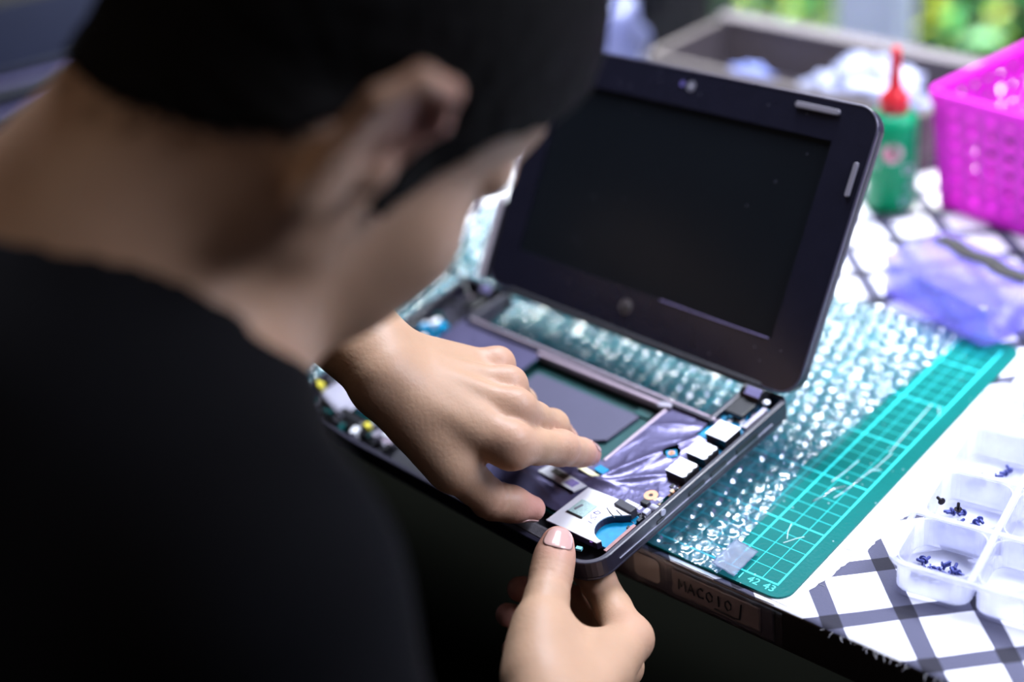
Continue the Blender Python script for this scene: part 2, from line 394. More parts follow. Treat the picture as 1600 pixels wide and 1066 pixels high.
MB().grid(lambda u, v: (X0+(edgeR.mean()-X0)*u, Y0+.05+(Y1-Y0-.1)*v, .05), 4, 4).build('backing_film', film('backing_film', (.9, .97, 1), .05, 1.2, .04, (.75, .88, 1)), bw)
tp = MB(); tp.grid(lambda u, v: (-3.7+1.5*u+.25*(1-v)*0+.05*nz(v*6, u), -.95+2.5*v+.06*nz(u*6, v), .5-.28*u+.03*nz(u*5, v*5)), 14, 18)
tag(tp.build('tape_piece', film('silver_tape', (.8, .9, 1), .45, .8, .45, (.26, .29, .40)), smooth=True, solid=.01), 'frosted tape square holding the bubble wrap corner to the mat', 'tape')

# ------------------------------------------------------------------ netbook
LM = np.array(rotz(-.095) @ roty(-.031) @ rotx(.1)); LO = (-7.572, -6.667, 2.069)
nb = thing('netbook', 'black netbook with its base opened up and dark screen raised', 'laptop', LO, LM)
shell = mat('netbook_shell', (.022, .020, .034), .40, var=.15, scale=300, coat=.15)
shin = mat('netbook_inner', (.02, .02, .026), .5, var=.3, scale=150)
gloss = mat('screen_bezel', (.010, .010, .020), .22, var=.2, scale=80, spec=.5)
pcb = mat('circuit_board_blue', (.0, .22, .42), .35, var=.35, scale=260)
green = mat('circuit_board_green', (.0, .05, .05), .4, var=.5, scale=200)
silver = mat('shield_steel', (.78, .79, .84), .38, metal=.55, var=.06, scale=200)
white = mat('white_plastic', (.85, .86, .90), .45, var=.04)
blk = mat('black_plastic', (.012, .012, .014), .35, var=.3, scale=90)
copper = mat('copper_ring', (.60, .30, .17), .4, metal=.35, var=.15)
grey = mat('grey_metal', (.30, .28, .34), .4, metal=.5, var=.2, scale=120)
pinkish = mat('magnesium_frame', (.34, .27, .33), .45, metal=.3, var=.25, scale=90)
W, D = 29.3, 17.9
fr_ = .35
out_ = [(0, 1.6), (0, D), (-3.0, D), (-3.0, 14.0), (-24.6, 14.0), (-24.6, D), (-W, D), (-W, 1.6)]
cor = lambda cx, cy, a0, r, n=8: [(cx+r*math.cos(math.radians(a0+90*k/n)), cy+r*math.sin(math.radians(a0+90*k/n))) for k in range(n+1)]
outer = cor(-W+1.6, 1.6, 180, 1.6)+cor(-1.6, 1.6, 270, 1.6)+[(0, D-.4), (-.4, D), (-3.1, D), (-3.1, 14.0), (-24.6, 14.0), (-24.6, D), (-W+.4, D), (-W, D-.4)]
inner = cor(-W+1.6, 1.6, 180, 1.25)+cor(-1.6, 1.6, 270, 1.25)+[(-.35, D-.5), (-.5, D-.35), (-2.75, D-.35), (-2.75, 13.65), (-24.95, 13.65), (-24.95, D-.35), (-W+.5, D-.35), (-W+.35, D-.5)]
ins = [(-.1+x*.997, y) for x, y in outer]
MB().prism(outer, -1.35, -1.12).build('bottom_case', shell, nb, bevel=.1)
MB().ring_prism(outer, inner, -1.14, 0.0).build('case_rim', shell, nb, bevel=.08, seg=3)
li = MB()
for side in range(1):
    li.tube([(.02, 2.2, -.75), (.03, 9, -.75), (.02, 16, -.75)], .04, 6)
li.build('rim_trim_line', mat('trim_light', (.5, .5, .6), .3, metal=.6), nb)
# side ports in the right wall
for y0, y1, z0, z1 in ((8.2, 9.6, -.9, -.45), (10.2, 11.6, -.9, -.45), (5.4, 6.0, -.8, -.5), (12.6, 14.6, -1.0, -.4)):
    MB().box((.02, (y0+y1)/2, (z0+z1)/2), (.06, y1-y0, z1-z0)).build('side_port', blk, nb)
# inner chassis floor
MB().prism([(-.4, .9), (-.4, 13.5), (-28.8, 13.5), (-28.8, .9)], -1.14, -1.05).build('chassis_floor', shin, nb)
# circuit board showing round the film
MB().prism([(-.62, 2.55), (-.62, 13.6), (-5.9, 13.9), (-5.9, 7.4), (-17.3, 7.4), (-17.3, 13.6), (-25.6, 13.6), (-25.6, 2.62)], -.75, -.52).build('motherboard', green, nb)
MB().prism([(-.55, 13.0), (-.55, 16.9), (-2.6, 16.9), (-2.6, 13.0)], -.9, -.6).build('hinge_board', pcb, nb)
bl = MB()
bl.prism([(-.5, 12.4), (-.5, 14.9), (-2.9, 14.9), (-2.9, 12.6)], -.5, -.42); bl.prism([(-.5, 8.7), (-.5, 12.2), (-1.6, 12.2), (-1.6, 8.7)], -.5, -.42)
bl.build('board_patch', pcb, nb)
e = MB(); e.tube([(-25.5, 2.6, -.5), (-14, 2.62, -.5), (-5.0, 2.66, -.5)], .05, 6); e.build('board_edge', mat('teal_edge', (.0, .35, .40), .4), nb)

# crinkled dark film
def film_surface():
    x0, x1, y0, y1 = -25.4, -.75, 2.72, 14.05; st_ = .09
    nx_, ny_ = int((x1-x0)/st_), int((y1-y0)/st_)
    xs = np.linspace(x0, x1, nx_+1); ys = np.linspace(y0, y1, ny_+1); X, Y = np.meshgrid(xs, ys)
    Z = -.28+.0*X
    def fold(cx, cy, ang_, ln_, wd, h):
        dx, dy = X-cx, Y-cy; a = dx*math.cos(ang_)+dy*math.sin(ang_); b = -dx*math.sin(ang_)+dy*math.cos(ang_)
        return h*np.exp(-(np.abs(b)/wd)**1.4)*np.exp(-(a/ln_)**2)
    r2 = random.Random(3)
    for cx, cy, an, ln_, wd, h in ((-4.2, 8.2, 1.15, 3.2, .28, .30), (-3.4, 7.2, .75, 2.4, .22, .22), (-5.2, 5.9, .25, 2.0, .25, .18), (-8.5, 4.6, .15, 2.6, .3, .22), (-3.0, 10.6, 1.35, 2.0, .25, .2), (-4.6, 12.3, .5, 1.6, .3, .15), (-7, 3.6, -.3, 2.4, .3, .18), (-12, 5.0, .4, 3, .3, .25)):
        Z += fold(cx, cy, an, ln_, wd, h)
    for k in range(60):
        Z += fold(r2.uniform(x0, x1), r2.uniform(y0, y1), r2.uniform(0, 3.14), r2.uniform(.6, 2.0), r2.uniform(.06, .22), r2.uniform(-.05, .07))
    Z += .03*np.sin(X*1.3+Y*.6+np.sin(Y*.9+X*.4)*1.1)*.6
    idx = np.arange((nx_+1)*(ny_+1)).reshape(ny_+1, nx_+1)
    F_ = np.stack([idx[:-1, :-1], idx[:-1, 1:], idx[1:, 1:], idx[1:, :-1]], -1)
    cxm = (X[:-1, :-1]+X[1:, 1:])/2; cym = (Y[:-1, :-1]+Y[1:, 1:])/2
    keep = ~((cxm > -17.2) & (cxm < -6.05) & (cym > 7.5) & (cym < 14))
    keep &= ~((cxm > -1.5) & (cym > 8.6)) & ~((cxm > -2.9) & (cym > 12.3)) & ~((cxm > -5.15) & (cym < 3.7+0*cxm)) & ~((cxm > -2.3) & (cym < 5.3))
    keep &= ~(np.hypot(cxm+1.55, cym-6.75) < .45) & ~(np.hypot(cxm+3.0, cym-10.3) < .55)
    Fk = F_[keep]; us = np.unique(Fk); mp = np.zeros(idx.size, int); mp[us] = np.arange(len(us))
    V_ = np.stack([X.ravel(), Y.ravel(), Z.ravel()], 1)[us]*S
    return V_, mp[Fk]
V_, F_ = film_surface()
fm = mat('violet_film', (.115, .105, .20), .30, metal=.55, var=.15, scale=30, bump=.25, bscale=350)
o = np_mesh('insulating_film', V_, F_, fm); o.parent = nb; o['label'] = 'crinkled violet-grey insulating film'
# bay
bay = MB(); bay.prism([(-17.2, 7.5), (-6.1, 7.5), (-6.1, 13.4), (-17.2, 13.4)], -1.09, -1.0); bay.build('bay_board', green, nb)
MB().prism([(-16.6, 8.6), (-9.0, 8.6), (-7.7, 9.5), (-7.5, 12.4), (-16.6, 12.4)], -1.0, -.72).build('bay_plate', mat('bay_plate', (.06, .057, .10), .5, metal=.2, var=.1), nb, bevel=.05)
f = MB(); f.box((-11.7, 13.65, -.35), (11.6, .55, .5)); f.box((-6.0, 10.5, -.35), (.22, 5.9, .35)); f.build('bay_frame', pinkish, nb, bevel=.08)
MB().box((-13.6, 13.95, -.3), (22, .25, .6)).build('bay_rail', pinkish, nb, bevel=.06)
MB().box((-6.2, 13.5, -.15), (.9, .5, .3), rotz(.4)).build('bracket_tab', grey, nb, bevel=.06)
MB().box((-7.5, 12.9, -.9), (1.2, .7, .15)).build('green_chip', green, nb)

# ports along the right side
def port(cx, cy, w_, d_, h_, name, mm, jag=False):
    MB().box((cx, cy, -.5+h_/2), (w_, d_, h_)).build(name+'_body', blk, nb, bevel=.03)
    if jag:
        P = []
        n = 7
        for k in range(n): P.append((cx+w_/2+.02+(.0 if k % 2 else -.13), cy-d_/2+d_*k/(n-1)))
        for k in range(n): P.append((cx-w_/2+(.06 if k % 2 else .0), cy+d_/2-d_*k/(n-1)))
        MB().prism(P, -.5+h_, -.5+h_+.04).build(name+'_shield', mm, nb)
    else: MB().box((cx, cy, -.5+h_+.02), (w_+.03, d_+.03, .05)).build(name+'_shield', mm, nb, bevel=.02)
port(-1.25, 13.05, 1.5, 1.45, .75, 'network_port', silver)
port(-1.15, 11.0, 1.4, 1.3, .75, 'usb_port', silver, True)
port(-1.15, 9.15, 1.4, 1.35, .75, 'usb_port', silver, True)
for cx, cy, ro, ri, pr in ((-1.55, 6.75, .42, .14, .62), (-3.0, 10.3, .2, .08, .45)):
    MB().lathe([(pr, -.40), (pr, -.30)], (cx, cy, 0), 20 if pr > .5 else 4).build('pad', pcb, nb)
    P0 = [(cx+ro*math.cos(a*.2618), cy+ro*math.sin(a*.2618)) for a in range(24)]; P1 = [(cx+ri*math.cos(a*.2618), cy+ri*math.sin(a*.2618)) for a in range(24)]
    MB().ring_prism(P0, P1, -.3, -.24).build('screw_ring', copper, nb)
    MB().lathe([(ri*.98, -.30), (ri*.98, -.27)], (cx, cy, 0), 14).build('screw_hole', blk, nb)
# small parts beside the rim
r3 = random.Random(5)
cols = [grey, white, blk, silver, copper, mat('tan_part', (.5, .4, .25), .5)]
for k in range(34):
    y = r3.uniform(3.9, 8.3); x_ = -.7-r3.random()**2*.7; s_ = r3.uniform(.08, .22)
    MB().box((x_, y, -.44+s_/2), (s_, s_*r3.uniform(.6, 1.6), s_)).build('component', r3.choice(cols), nb)
for k in range(26):
    MB().box((r3.uniform(-2.7, -.6), r3.uniform(13.9, 16.6), -.5), (r3.uniform(.15, .5), r3.uniform(.15, .5), r3.uniform(.1, .35))).build('component', r3.choice([grey, white, silver, blk, pcb, pinkish]), nb)
MB().lathe([(.22, 0), (.22, .9)], (-.85, 6.0, -.25), 14, rotx(0) @ roty(math.pi/2)).build('switch_knob', mat('grey_knob', (.42, .42, .52), .35), nb, bevel=.03)
MB().box((-.75, 5.45, -.2), (.35, .5, .3)).build('switch_knob', mat('grey_knob', (.42, .42, .52), .35), nb, bevel=.08)
c2 = MB(); c2.box((-1.9, 5.35, -.25), (1.0, .7, .22)); o = c2.build('flat_connector', grey, nb, bevel=.03)
for k in range(6): MB().box((-2.3+k*.16, 5.35, -.12), (.07, .55, .04)).build('contact', silver, nb)
MB().box((-1.3, 6.0, -.2), (.5, .35, .3)).build('chip', blk, nb, bevel=.03)
# card reader in the front right corner
MB().prism([(-.8, 2.15), (-.8, 5.2), (-1.6, 5.2), (-4.9, 3.9), (-4.9, 1.75)], -.55, -.38).build('reader_board', pcb, nb)
notch = [(-.95+0*k, 0) for k in ()]
cxn, cyn, rn = -.95, 3.15, 1.15
# plate outline: square with a round bite at its right side
A = [(-4.9, 1.55), (-1.15, 1.75), (-1.02, 2.02)]
for k in range(13):
    a = math.radians(258-k*(258-118)/12); A.append((cxn+rn*math.cos(a)*1.12, cyn+rn*math.sin(a)))
A += [(-1.05, 4.55), (-1.3, 4.75), (-2.2, 5.15), (-4.75, 4.95)]
MB().prism(A, .08, .16).build('card_reader_plate', mat('bright_steel', (.86, .86, .90), .45, metal=.2, var=.03), nb)
MB().prism([(x*.985-.05, y*.97+.08) for x, y in A], -.38, .075).build('card_reader_body', mat('reader_body', (.03, .02, .05), .35), nb)
for x_, y_ in ((-3.1, 1.62), (-1.5, 1.74)): MB().lathe([(.13, -.1), (.13, .12)], (x_, y_, 0), 12).build('rivet', mat('violet_metal', (.12, .05, .2), .3, metal=.6), nb)
MB().prism([(-4.35, 2.75), (-3.2, 2.8), (-3.15, 4.0), (-4.3, 3.95)], .16, .22).build('reader_sticker', mat('speckled_sticker', (.38, .52, .50), .6, var=.5, scale=900), nb)
MB().prism([(-4.37, 2.68), (-3.2, 2.73), (-3.2, 2.84), (-4.37, 2.79)], .15, .23).build('slot', blk, nb)
MB().box((-4.0, 3.35, .23), (.16, .55, .02), rotz(-.3)).build('slot', mat('slot_grey', (.15, .15, .18), .5), nb)
for a, b, an in ((-2.35, 4.1, 1.05), (-1.95, 3.95, .9), (-1.75, 4.3, .9)): MB().box((a, b, .165), (.62, .07, .02), rotz(-an+.6)).build('slot', blk, nb)
MB().box((-1.75, 4.85, .0), (1.35, .55, .62), rotz(-.05)).build('ribbon_connector', mat('conn_black', (.03, .03, .04), .5), nb, bevel=.06)
strokes('ink_mark', [[(-3.0, 3.5), (-2.85, 3.75), (-2.6, 3.7), (-2.7, 3.5), (-3.0, 3.5)], [(-3.0, 3.3), (-2.75, 3.05), (-2.6, 3.35), (-2.5, 3.05)], [(-2.75, 2.8), (-2.45, 2.78)]], lambda a, b: (a, b, .17), .025, mat('blue_ink', (.06, .05, .25), .5), nb)
# copper strip in the rim, speaker grille, corner cavity
MB().box((-.5, 2.95, -.1), (.22, 2.5, .1)).build('copper_strip', mat('copper_strip', (.28, .15, .14), .45, metal=.3, var=.35, scale=300), nb)
MB().prism([(-3.7, .45), (-8.2, .5), (-8.2, 1.15), (-3.9, 1.3)], -.6, -.12).build('speaker_grille', mat('grille', (.13, .12, .125), .6, var=.5, scale=500), nb, bevel=.05)
h_ = MB()
for i in range(34):
    for j in range(5): h_.lathe([(.035, -.119), (.035, -.113)], (-8.05+i*.125+(j % 2)*.06, .60+j*.11, 0), 6)
h_.build('grille_holes', blk, nb, kind='stuff')
MB().box((-2.0, 1.15, -.25), (.35, .22, .16), rotz(.3)).build('component', mat('teal_part', (.2, .55, .6), .4), nb)
MB().box((-2.9, 1.1, -.35), (.5, .4, .3), rotz(.3)).build('component', grey, nb)
# label strips under the left hand's fingertips
lb = MB(); lb.prism([(-8.6, 4.55), (-5.4, 4.35), (-5.1, 5.15), (-8.3, 5.45)], -.10, -.02); lb.build('paper_label', mat('label_white', (.62, .62, .66), .6, var=.1), nb)
MB().prism([(-6.5, 4.62), (-5.75, 4.57), (-5.6, 5.1), (-6.3, 5.15)], -.02, -.01).build('label_print', mat('violet_print', (.22, .17, .42), .6, var=.6, scale=700), nb)
MB().prism([(-7.9, 4.9), (-6.7, 4.8), (-6.6, 5.25), (-7.8, 5.3)], -.02, -.01).build('label_print', mat('dim_print', (.12, .12, .10), .6, var=.6, scale=700), nb)
MB().box((-5.9, 6.15, -.08), (1.6, .34, .12), rotz(-.1)).build('gold_contact', mat('gold', (.75, .72, .45), .35, metal=.4), nb)
MB().box((-5.4, 6.75, -.1), (.8, .5, .1), rotz(-.1)).build('board_patch', pcb, nb)
# left side clutter
r4 = random.Random(11)
for k in range(60):
    x_ = r4.uniform(-28.6, -25.9) if k % 2 else r4.uniform(-28.6, -19); y_ = r4.uniform(1.0, 16.5) if k % 2 else r4.uniform(.8, 2.3)
    MB().box((x_, y_, -.8+.3), (r4.uniform(.2, .9), r4.uniform(.2, .8), r4.uniform(.2, .7)), rotz(r4.uniform(-.4, .4))).build('component', r4.choice([blk, blk, green, grey, pinkish, shin, white, pcb]), nb)
MB().box((-28.0, 2.6, .1), (.8, .6, .5)).build('yellow_plug', mat('yellow_plug', (.75, .65, .05), .4), nb, bevel=.1)
MB().box((-21.6, 1.7, -.1), (.5, .4, .4)).build('yellow_plug', mat('yellow_plug', (.75, .65, .05), .4), nb, bevel=.08)
MB().grid(lambda u, v: (-27.2+3.2*u, 1.9+2.2*v-.5*u, .15-.25*u+.05*math.sin(u*6)), 14, 4).build('ribbon_cable', mat('ribbon_grey', (.34, .33, .40), .4), nb, smooth=True, solid=.05)
MB().box((-23.4, 1.8, -.25), (2.6, .7, .4), rotz(-.1)).build('speaker_box', blk, nb, bevel=.1)
for pts in ([(-26.5, 15.5, .4), (-28, 16.4, 1.0), (-31, 17.2, .4), (-36, 17, -1.1), (-42, 15, -1.8)], [(-26.8, 14.6, .3), (-28.2, 13, .3), (-27.5, 9, -.1), (-28, 5, 0)]):
    mb = MB(); n = 24; P = [np.array(p, float) for p in pts]; Q = []
    for i in range(n+1):
        t = i/n*(len(P)-1); k = min(int(t), len(P)-2); u = t-k
        p0, p1, p2, p3 = P[max(k-1, 0)], P[k], P[k+1], P[min(k+2, len(P)-1)]
        Q.append(.5*((2*p1)+(-p0+p2)*u+(2*p0-5*p1+4*p2-p3)*u*u+(-p0+3*p1-3*p2+p3)*u**3))
    mb.tube(Q, .14, 8); mb.build('cable', blk, nb, smooth=True)
# hinges
for hx, wd in ((-1.9, 1.5), (-25.9, 1.3)):
    MB().lathe([(.55, -wd/2), (.55, wd/2)], (hx, 16.9, .15), 20, roty(math.pi/2)).build('hinge_barrel', blk, nb, bevel=.06, smooth=False)
    MB().box((hx, 15.7, .0), (wd*.9, 1.8, .3)).build('hinge_plate', blk, nb, bevel=.05)
    MB().box((hx+.2, 16.6, .62), (wd*.7, .55, .12), rotx(.5)).build('hinge_cap', mat('violet_chrome', (.35, .32, .6), .25, metal=.6), nb, bevel=.03)
MB().lathe([(.18, 0), (.24, .15), (.1, .24)], (-.75, 16.6, .1), 14).build('screw', silver, nb)
MB().box((-.6, 15.2, -.1), (.35, 2.2, .35)).build('rim_clip', grey, nb, bevel=.05)

# lid
AL = .649
lidM = rotx(-AL)     # local z = up along the lid, y = behind it
lid = bpy.data.objects.new('lid', None); COL.objects.link(lid); lid.parent = nb
lid.matrix_local = Matrix.Translation(Vector((.557, 17.61, .355))*S) @ Matrix([list(r)+[0] for r in lidM]+[[0, 0, 0, 1]])
# child coordinates: x 0..-LW, z 0..LH, y 0 (front) .. .9 (back)
LW, LH = 27.5, 17.72
def xz(poly, y0, y1):
    mb = MB().prism(poly, -y1, -y0); mb.v = [(x, -z, y) for x, y, z in mb.v]; return mb
def xzr(o_, i_, y0, y1):
    mb = MB().ring_prism(o_, i_, -y1, -y0); mb.v = [(x, -z, y) for x, y, z in mb.v]; return mb
O_ = rrect(-LW, 0, 0, LH, 1.5, 8); SX0, SZ0, SX1, SZ1 = -25.2, 2.95, -2.75, 15.35
I_ = []
for (x_, z_) in O_:
    I_.append((min(max(x_, SX0), SX1), min(max(z_, SZ0), SZ1)))
xz(O_, .35, 1.0).build('lid_shell', shell, lid, bevel=.2, seg=3)
xzr(O_, [(x_+.0001*k, z_) for k, (x_, z_) in enumerate(I_)], 0, .36).build('bezel', gloss, lid)
xz([(SX0-.1, SZ0-.1), (SX1+.1, SZ0-.1), (SX1+.1, SZ1+.1), (SX0-.1, SZ1+.1)], .17, .34).build('screen', mat('screen_glass', (.006, .008, .011), .30, spec=.18, var=.3, scale=10), lid)
rl = MB()
Of = O_+[O_[0]]
rl.tube([(x_, .05, z_) for x_, z_ in Of], .085, 6); rl.build('lid_rim', mat('lid_rim', (.06, .055, .09), .3, coat=.3), lid, smooth=True)
for cx, cz, w_, h_ in ((-4.35, 17.05, 3.2, .36), (-.62, 13.4, .30, 2.1)):
    if w_ > h_: P = rrect(cx-w_/2, cz-h_/2, cx+w_/2, cz+h_/2, h_/2-.01)
    else: P = rrect(cx-w_/2, cz-h_/2, cx+w_/2, cz+h_/2, w_/2-.01)
    xz(P, -.16, .01).build('rubber_bumper', mat('rubber_grey', (.20, .19, .23), .6), lid, bevel=.04)
def disc(cx, cz, r, y0, y1, name, mm):
    P = [(cx+r*math.cos(a*.2618), cz+r*math.sin(a*.2618)) for a in range(24)]; return xz(P, y0, y1).build(name, mm, lid)
disc(-14.2, 16.75, .36, -.03, .01, 'camera_lens', mat('lens_grey', (.16, .16, .20), .2)); disc(-14.2, 16.75, .14, -.05, .0, 'camera_pupil', mat('lens_light', (.35, .35, .42), .2)); disc(-14.95, 16.8, .2, -.03, .01, 'camera_light', mat('violet_led', (.12, .10, .32), .3))
# round badge with two slanted letters
lg = mat('badge_grey', (.16, .15, .165), .35, metal=.5)
disc(-14.3, 1.75, .52, -.03, .01, 'badge', lg)
bl_ = MB()
dk = mat('badge_dark', (.03, .03, .035), .4)
def bar(x0, z0, x1, z1, t=.05): bl_.tube([(x0, -.04, z0), (x1, -.04, z1)], t, 5)
bar(-14.62, 1.45, -14.42, 2.15); bar(-14.54, 1.78, -14.34, 1.80); bar(-14.34, 1.80, -14.42, 1.45)
bar(-14.30, 1.30, -14.12, 1.92); bar(-14.12, 1.92, -13.95, 1.88); bar(-13.95, 1.88, -14.03, 1.56); bar(-14.03, 1.56, -14.22, 1.56)
bl_.build('badge_letters', dk, lid)
# bezel foot seam and loose bright line along lower screen edge
MB().tube([(SX1-.2, .0, SZ0-.03), (SX1-4, .0, SZ0-.05), (SX1-9, .0, SZ0-.02)], .035, 5).build('seam_line', mat('seam_violet', (.20, .17, .34), .4), lid)
MB().box((-13.7, .2, -.05), (22.5, .7, .5)).build('lid_foot', shin, lid, bevel=.15)
br_ = MB(); br_.box((-27.95, -.15, 3.2), (.55, .35, 6.2)); br_.build('hinge_bracket', mat('bracket_grey', (.62, .57, .64), .45, metal=.2), lid, bevel=.08)
MB().box((-27.55, .1, 3.0), (.35, .5, 5.8)).build('bracket_back', blk, lid, bevel=.05)
r5 = random.Random(2)
for k in range(22):
    x_, z_ = r5.uniform(-26, -.8), r5.choice([r5.uniform(.6, 2.5), r5.uniform(15.8, 17.3), r5.uniform(3, 15)])
    xz([(x_, z_), (x_+.07, z_+.01), (x_+.05, z_+.1)], -.012 if (z_ < 2.9 or z_ > 15.4) else .158, .0 if (z_ < 2.9 or z_ > 15.4) else .168).build('dust_speck', mat('dust', (.16, .16, .22), .8), lid)

# ------------------------------------------------------------------ background things
pink = translucent(mat('pink_plastic', (.88, .035, .78), .4, var=.05), (.95, .05, .85), .3)
def wall_panel(mb, p0, p1, z0, z1, holes, flare=0, pitch=1.55, hs=.68, t=.2, hz0=1.2, nrow=6, nrm=None, slot=None):
    """perforated side: a grid of bars around square holes"""
    p0, p1 = np.array(p0, float), np.array(p1, float); L_ = np.linalg.norm(p1-p0); d_ = (p1-p0)/L_
    n = np.array([d_[1], -d_[0]])
    us = [0.]; 
    nh = int((L_-1.6)/pitch); u0 = (L_-nh*pitch)/2+(pitch-hs)/2
    for k in range(nh): us += [u0+k*pitch, u0+k*pitch+hs]
    us.append(L_)
    zs = [z0]
    for k in range(nrow): zs += [z0+hz0+k*pitch*.93, z0+hz0+k*pitch*.93+hs]
    zs.append(z1)
    def pt(u, z, o_):
        f = flare*(z-z0)/(z1-z0); q_ = p0+d_*(u+ (2*u/L_-1)*f)+n*(f+o_); return (q_[0], q_[1], z)
    for i in range(len(us)-1):
        for j in range(len(zs)-1):
            if i % 2 == 1 and j % 2 == 1 and holes: continue
            if slot and us[i] > slot[0] and us[i+1] < slot[1] and zs[j] > slot[2] and zs[j+1] < slot[3]: continue
            a = [pt(us[i], zs[j], 0), pt(us[i+1], zs[j], 0), pt(us[i+1], zs[j+1], 0), pt(us[i], zs[j+1], 0)]
            b = [pt(us[i], zs[j], -t), pt(us[i+1], zs[j], -t), pt(us[i+1], zs[j+1], -t), pt(us[i], zs[j+1], -t)]
            mb.add(a+b, [(0, 1, 2, 3), (7, 6, 5, 4), (0, 4, 5, 1), (1, 5, 6, 2), (2, 6, 7, 3), (3, 7, 4, 0)])
bk = thing('plastic_basket', 'bright pink perforated plastic basket at the right side of the table', 'basket', (-13.1, 45.4, .15), rotz(-.20))
BWd, BD, BH = 19, 25, 10
co = [(0, 0), (BWd, 0), (BWd, BD), (0, BD)]
for i in range(4):
    mb = MB(); sl_ = (BD*.30, BD*.30+6.5, BH-4.2, BH-1.2) if i in (1, 3) else None
    wall_panel(mb, co[i], co[(i+1) % 4], 0, BH-.5, True, flare=.7, slot=sl_)
    mb.build('basket_wall', pink, bk)
MB().prism([(0, 0), (BWd, 0), (BWd, BD), (0, BD)], 0, .2).build('basket_floor', pink, bk)
MB().ring_prism(rrect(-1.1, -1.1, BWd+1.1, BD+1.1, 1.0), rrect(-.55, -.55, BWd+.55, BD+.55, .7), BH-1.1, BH).build('basket_rim', pink, bk, bevel=.12)

gb = thing('glue_bottle', 'green squeeze bottle with red nozzle cap beside the pink basket', 'bottle', (-16.6, 44.0, .15))
gm = translucent(mat('green_plastic', (.0, .34, .17), .4, var=.08), (.0, .5, .22), .4)
MB().lathe([(1.75, 0), (1.95, .2), (1.95, 6.9), (1.85, 7.4), (1.5, 7.9), (1.0, 8.1)], n=28).build('bottle_body', gm, gb, smooth=True)
rd = mat('red_plastic', (.62, .02, .03), .4, var=.08)
MB().lathe([(1.05, 7.9), (1.15, 8.0), (1.1, 9.2), (.75, 9.7), (.5, 10.0), (.42, 11.2), (.38, 12.4), (.3, 13.1), (.12, 13.2)], n=20).build('nozzle_cap', rd, gb, smooth=True)
cd = (CP-np.array([-16.6, 44, 3]))[:2]; ca = math.atan2(cd[1], cd[0])
def decal(a0, z0, wa, hz, name, mm, rad=1.97, rnd_=False):
    mb = MB(); n = 20
    P = []
    for k in range(n):
        t = 2*math.pi*k/n; ua, uz = (math.cos(t), math.sin(t)) if rnd_ else (max(-1, min(1, 1.4*math.cos(t))), max(-1, min(1, 1.4*math.sin(t))))
        a = a0+ua*wa/2/rad; P.append((rad*math.cos(a), rad*math.sin(a), z0+uz*hz/2))
    mb.add(P, [tuple(range(n))]); return mb.build(name, mm, gb)
decal(ca+.0, 5.2, 1.7, 1.7, 'round_print', mat('print_white', (.75, .72, .75), .5), 1.965, True)
decal(ca+.0, 5.2, 1.35, 1.35, 'round_print', mat('print_pink', (.80, .20, .35), .5), 1.975, True)
decal(ca-.75, 4.1, .9, .5, 'small_print', mat('print_pale', (.45, .65, .6), .5)); decal(ca+.7, 3.7, .9, .7, 'small_print', mat('print_pale', (.45, .65, .6), .5))
decal(ca+.6, 1.0, .8, .7, 'small_print', mat('print_pale2', (.25, .5, .5), .5)); decal(ca+.75, 2.2, .5, .5, 'small_print', mat('print_pale2', (.25, .5, .5), .5))

# clear small-parts box in front of the basket
clr = film('clear_lilac_plastic', (.88, .86, 1.0), .12, 1.8, .24, (.50, .48, 1.0))
sb = thing('clear_parts_box', 'clear lidded plastic box with black printed strip before the pink basket', 'box', (-10.6, 30.9, .2), rotz(-.34))
MB().prism(rrect(0, 0, 10.2, 6.2, .8), 0, .15).build('box_floor', clr, sb)
MB().ring_prism(rrect(0, 0, 10.2, 6.2, .8), rrect(.15, .15, 10.05, 6.05, .7), .1, 2.7).build('box_wall', clr, sb, bevel=.05)
MB().prism(rrect(-.1, -.1, 10.3, 6.3, .9), 2.7, 2.95).build('box_lid', clr, sb, bevel=.08)
mb = MB()
r6 = random.Random(4)
for k in range(15): mb.box((1.2+k*.55, 4.7+.15*math.sin(k), 3.05), (.50, 1.15, .2), rotz(r6.uniform(-.3, .3)))
mb.build('printed_strip', mat('ink_dark', (.02, .02, .02), .6), sb, kind='stuff')

# white plastic organiser with compartments at the right
wc = film('frosted_white_plastic', (.96, .965, 1.0), .2, 1.2, .38, (.88, .89, 1.0))
og = thing('parts_organizer', 'translucent white compartment organizer full of tiny screws right of the mat', 'organizer', (5.0, 3.0, .05), rotz(.14))
OW, OD, OH = 13.5, 18.5, 2.1
colsx = [0, 4.3, 8.8, 13.5]; rowsy = [0, 4.4, 9.0, 13.7, 18.5]
for a in range(3):
    for b in range(4):
        x0_, x1_, y0_, y1_ = colsx[a]+.12, colsx[a+1]-.12, rowsy[b]+.12, rowsy[b+1]-.12
        O2 = rrect(x0_, y0_, x1_, y1_, .9, 5); I2 = rrect(x0_+.1, y0_+.1, x1_-.1, y1_-.1, .8, 5)
        cp = MB().ring_prism(O2, I2, .05, OH-.15); cp.prism(O2, 0, .08); cp.build('compartment', wc, og)
mb = MB().ring_prism(rrect(-.3, -.3, OW+.3, OD+.3, 1.2, 5), rrect(0, 0, OW, OD, 1.0, 5), OH-.25, OH); mb.build('organizer_rim', wc, og, bevel=.05)
for x_ in colsx[1:3]: MB().box((x_, OD/2, OH-.1), (.34, OD, .12)).build('divider_top', wc, og)
for y_ in rowsy[1:4]: MB().box((OW/2, y_, OH-.1), (OW, .34, .12)).build('divider_top', wc, og)
lidw = film('frosted_lid', (.98, .98, 1), .12, 1.2, .6, (.95, .95, 1.0))
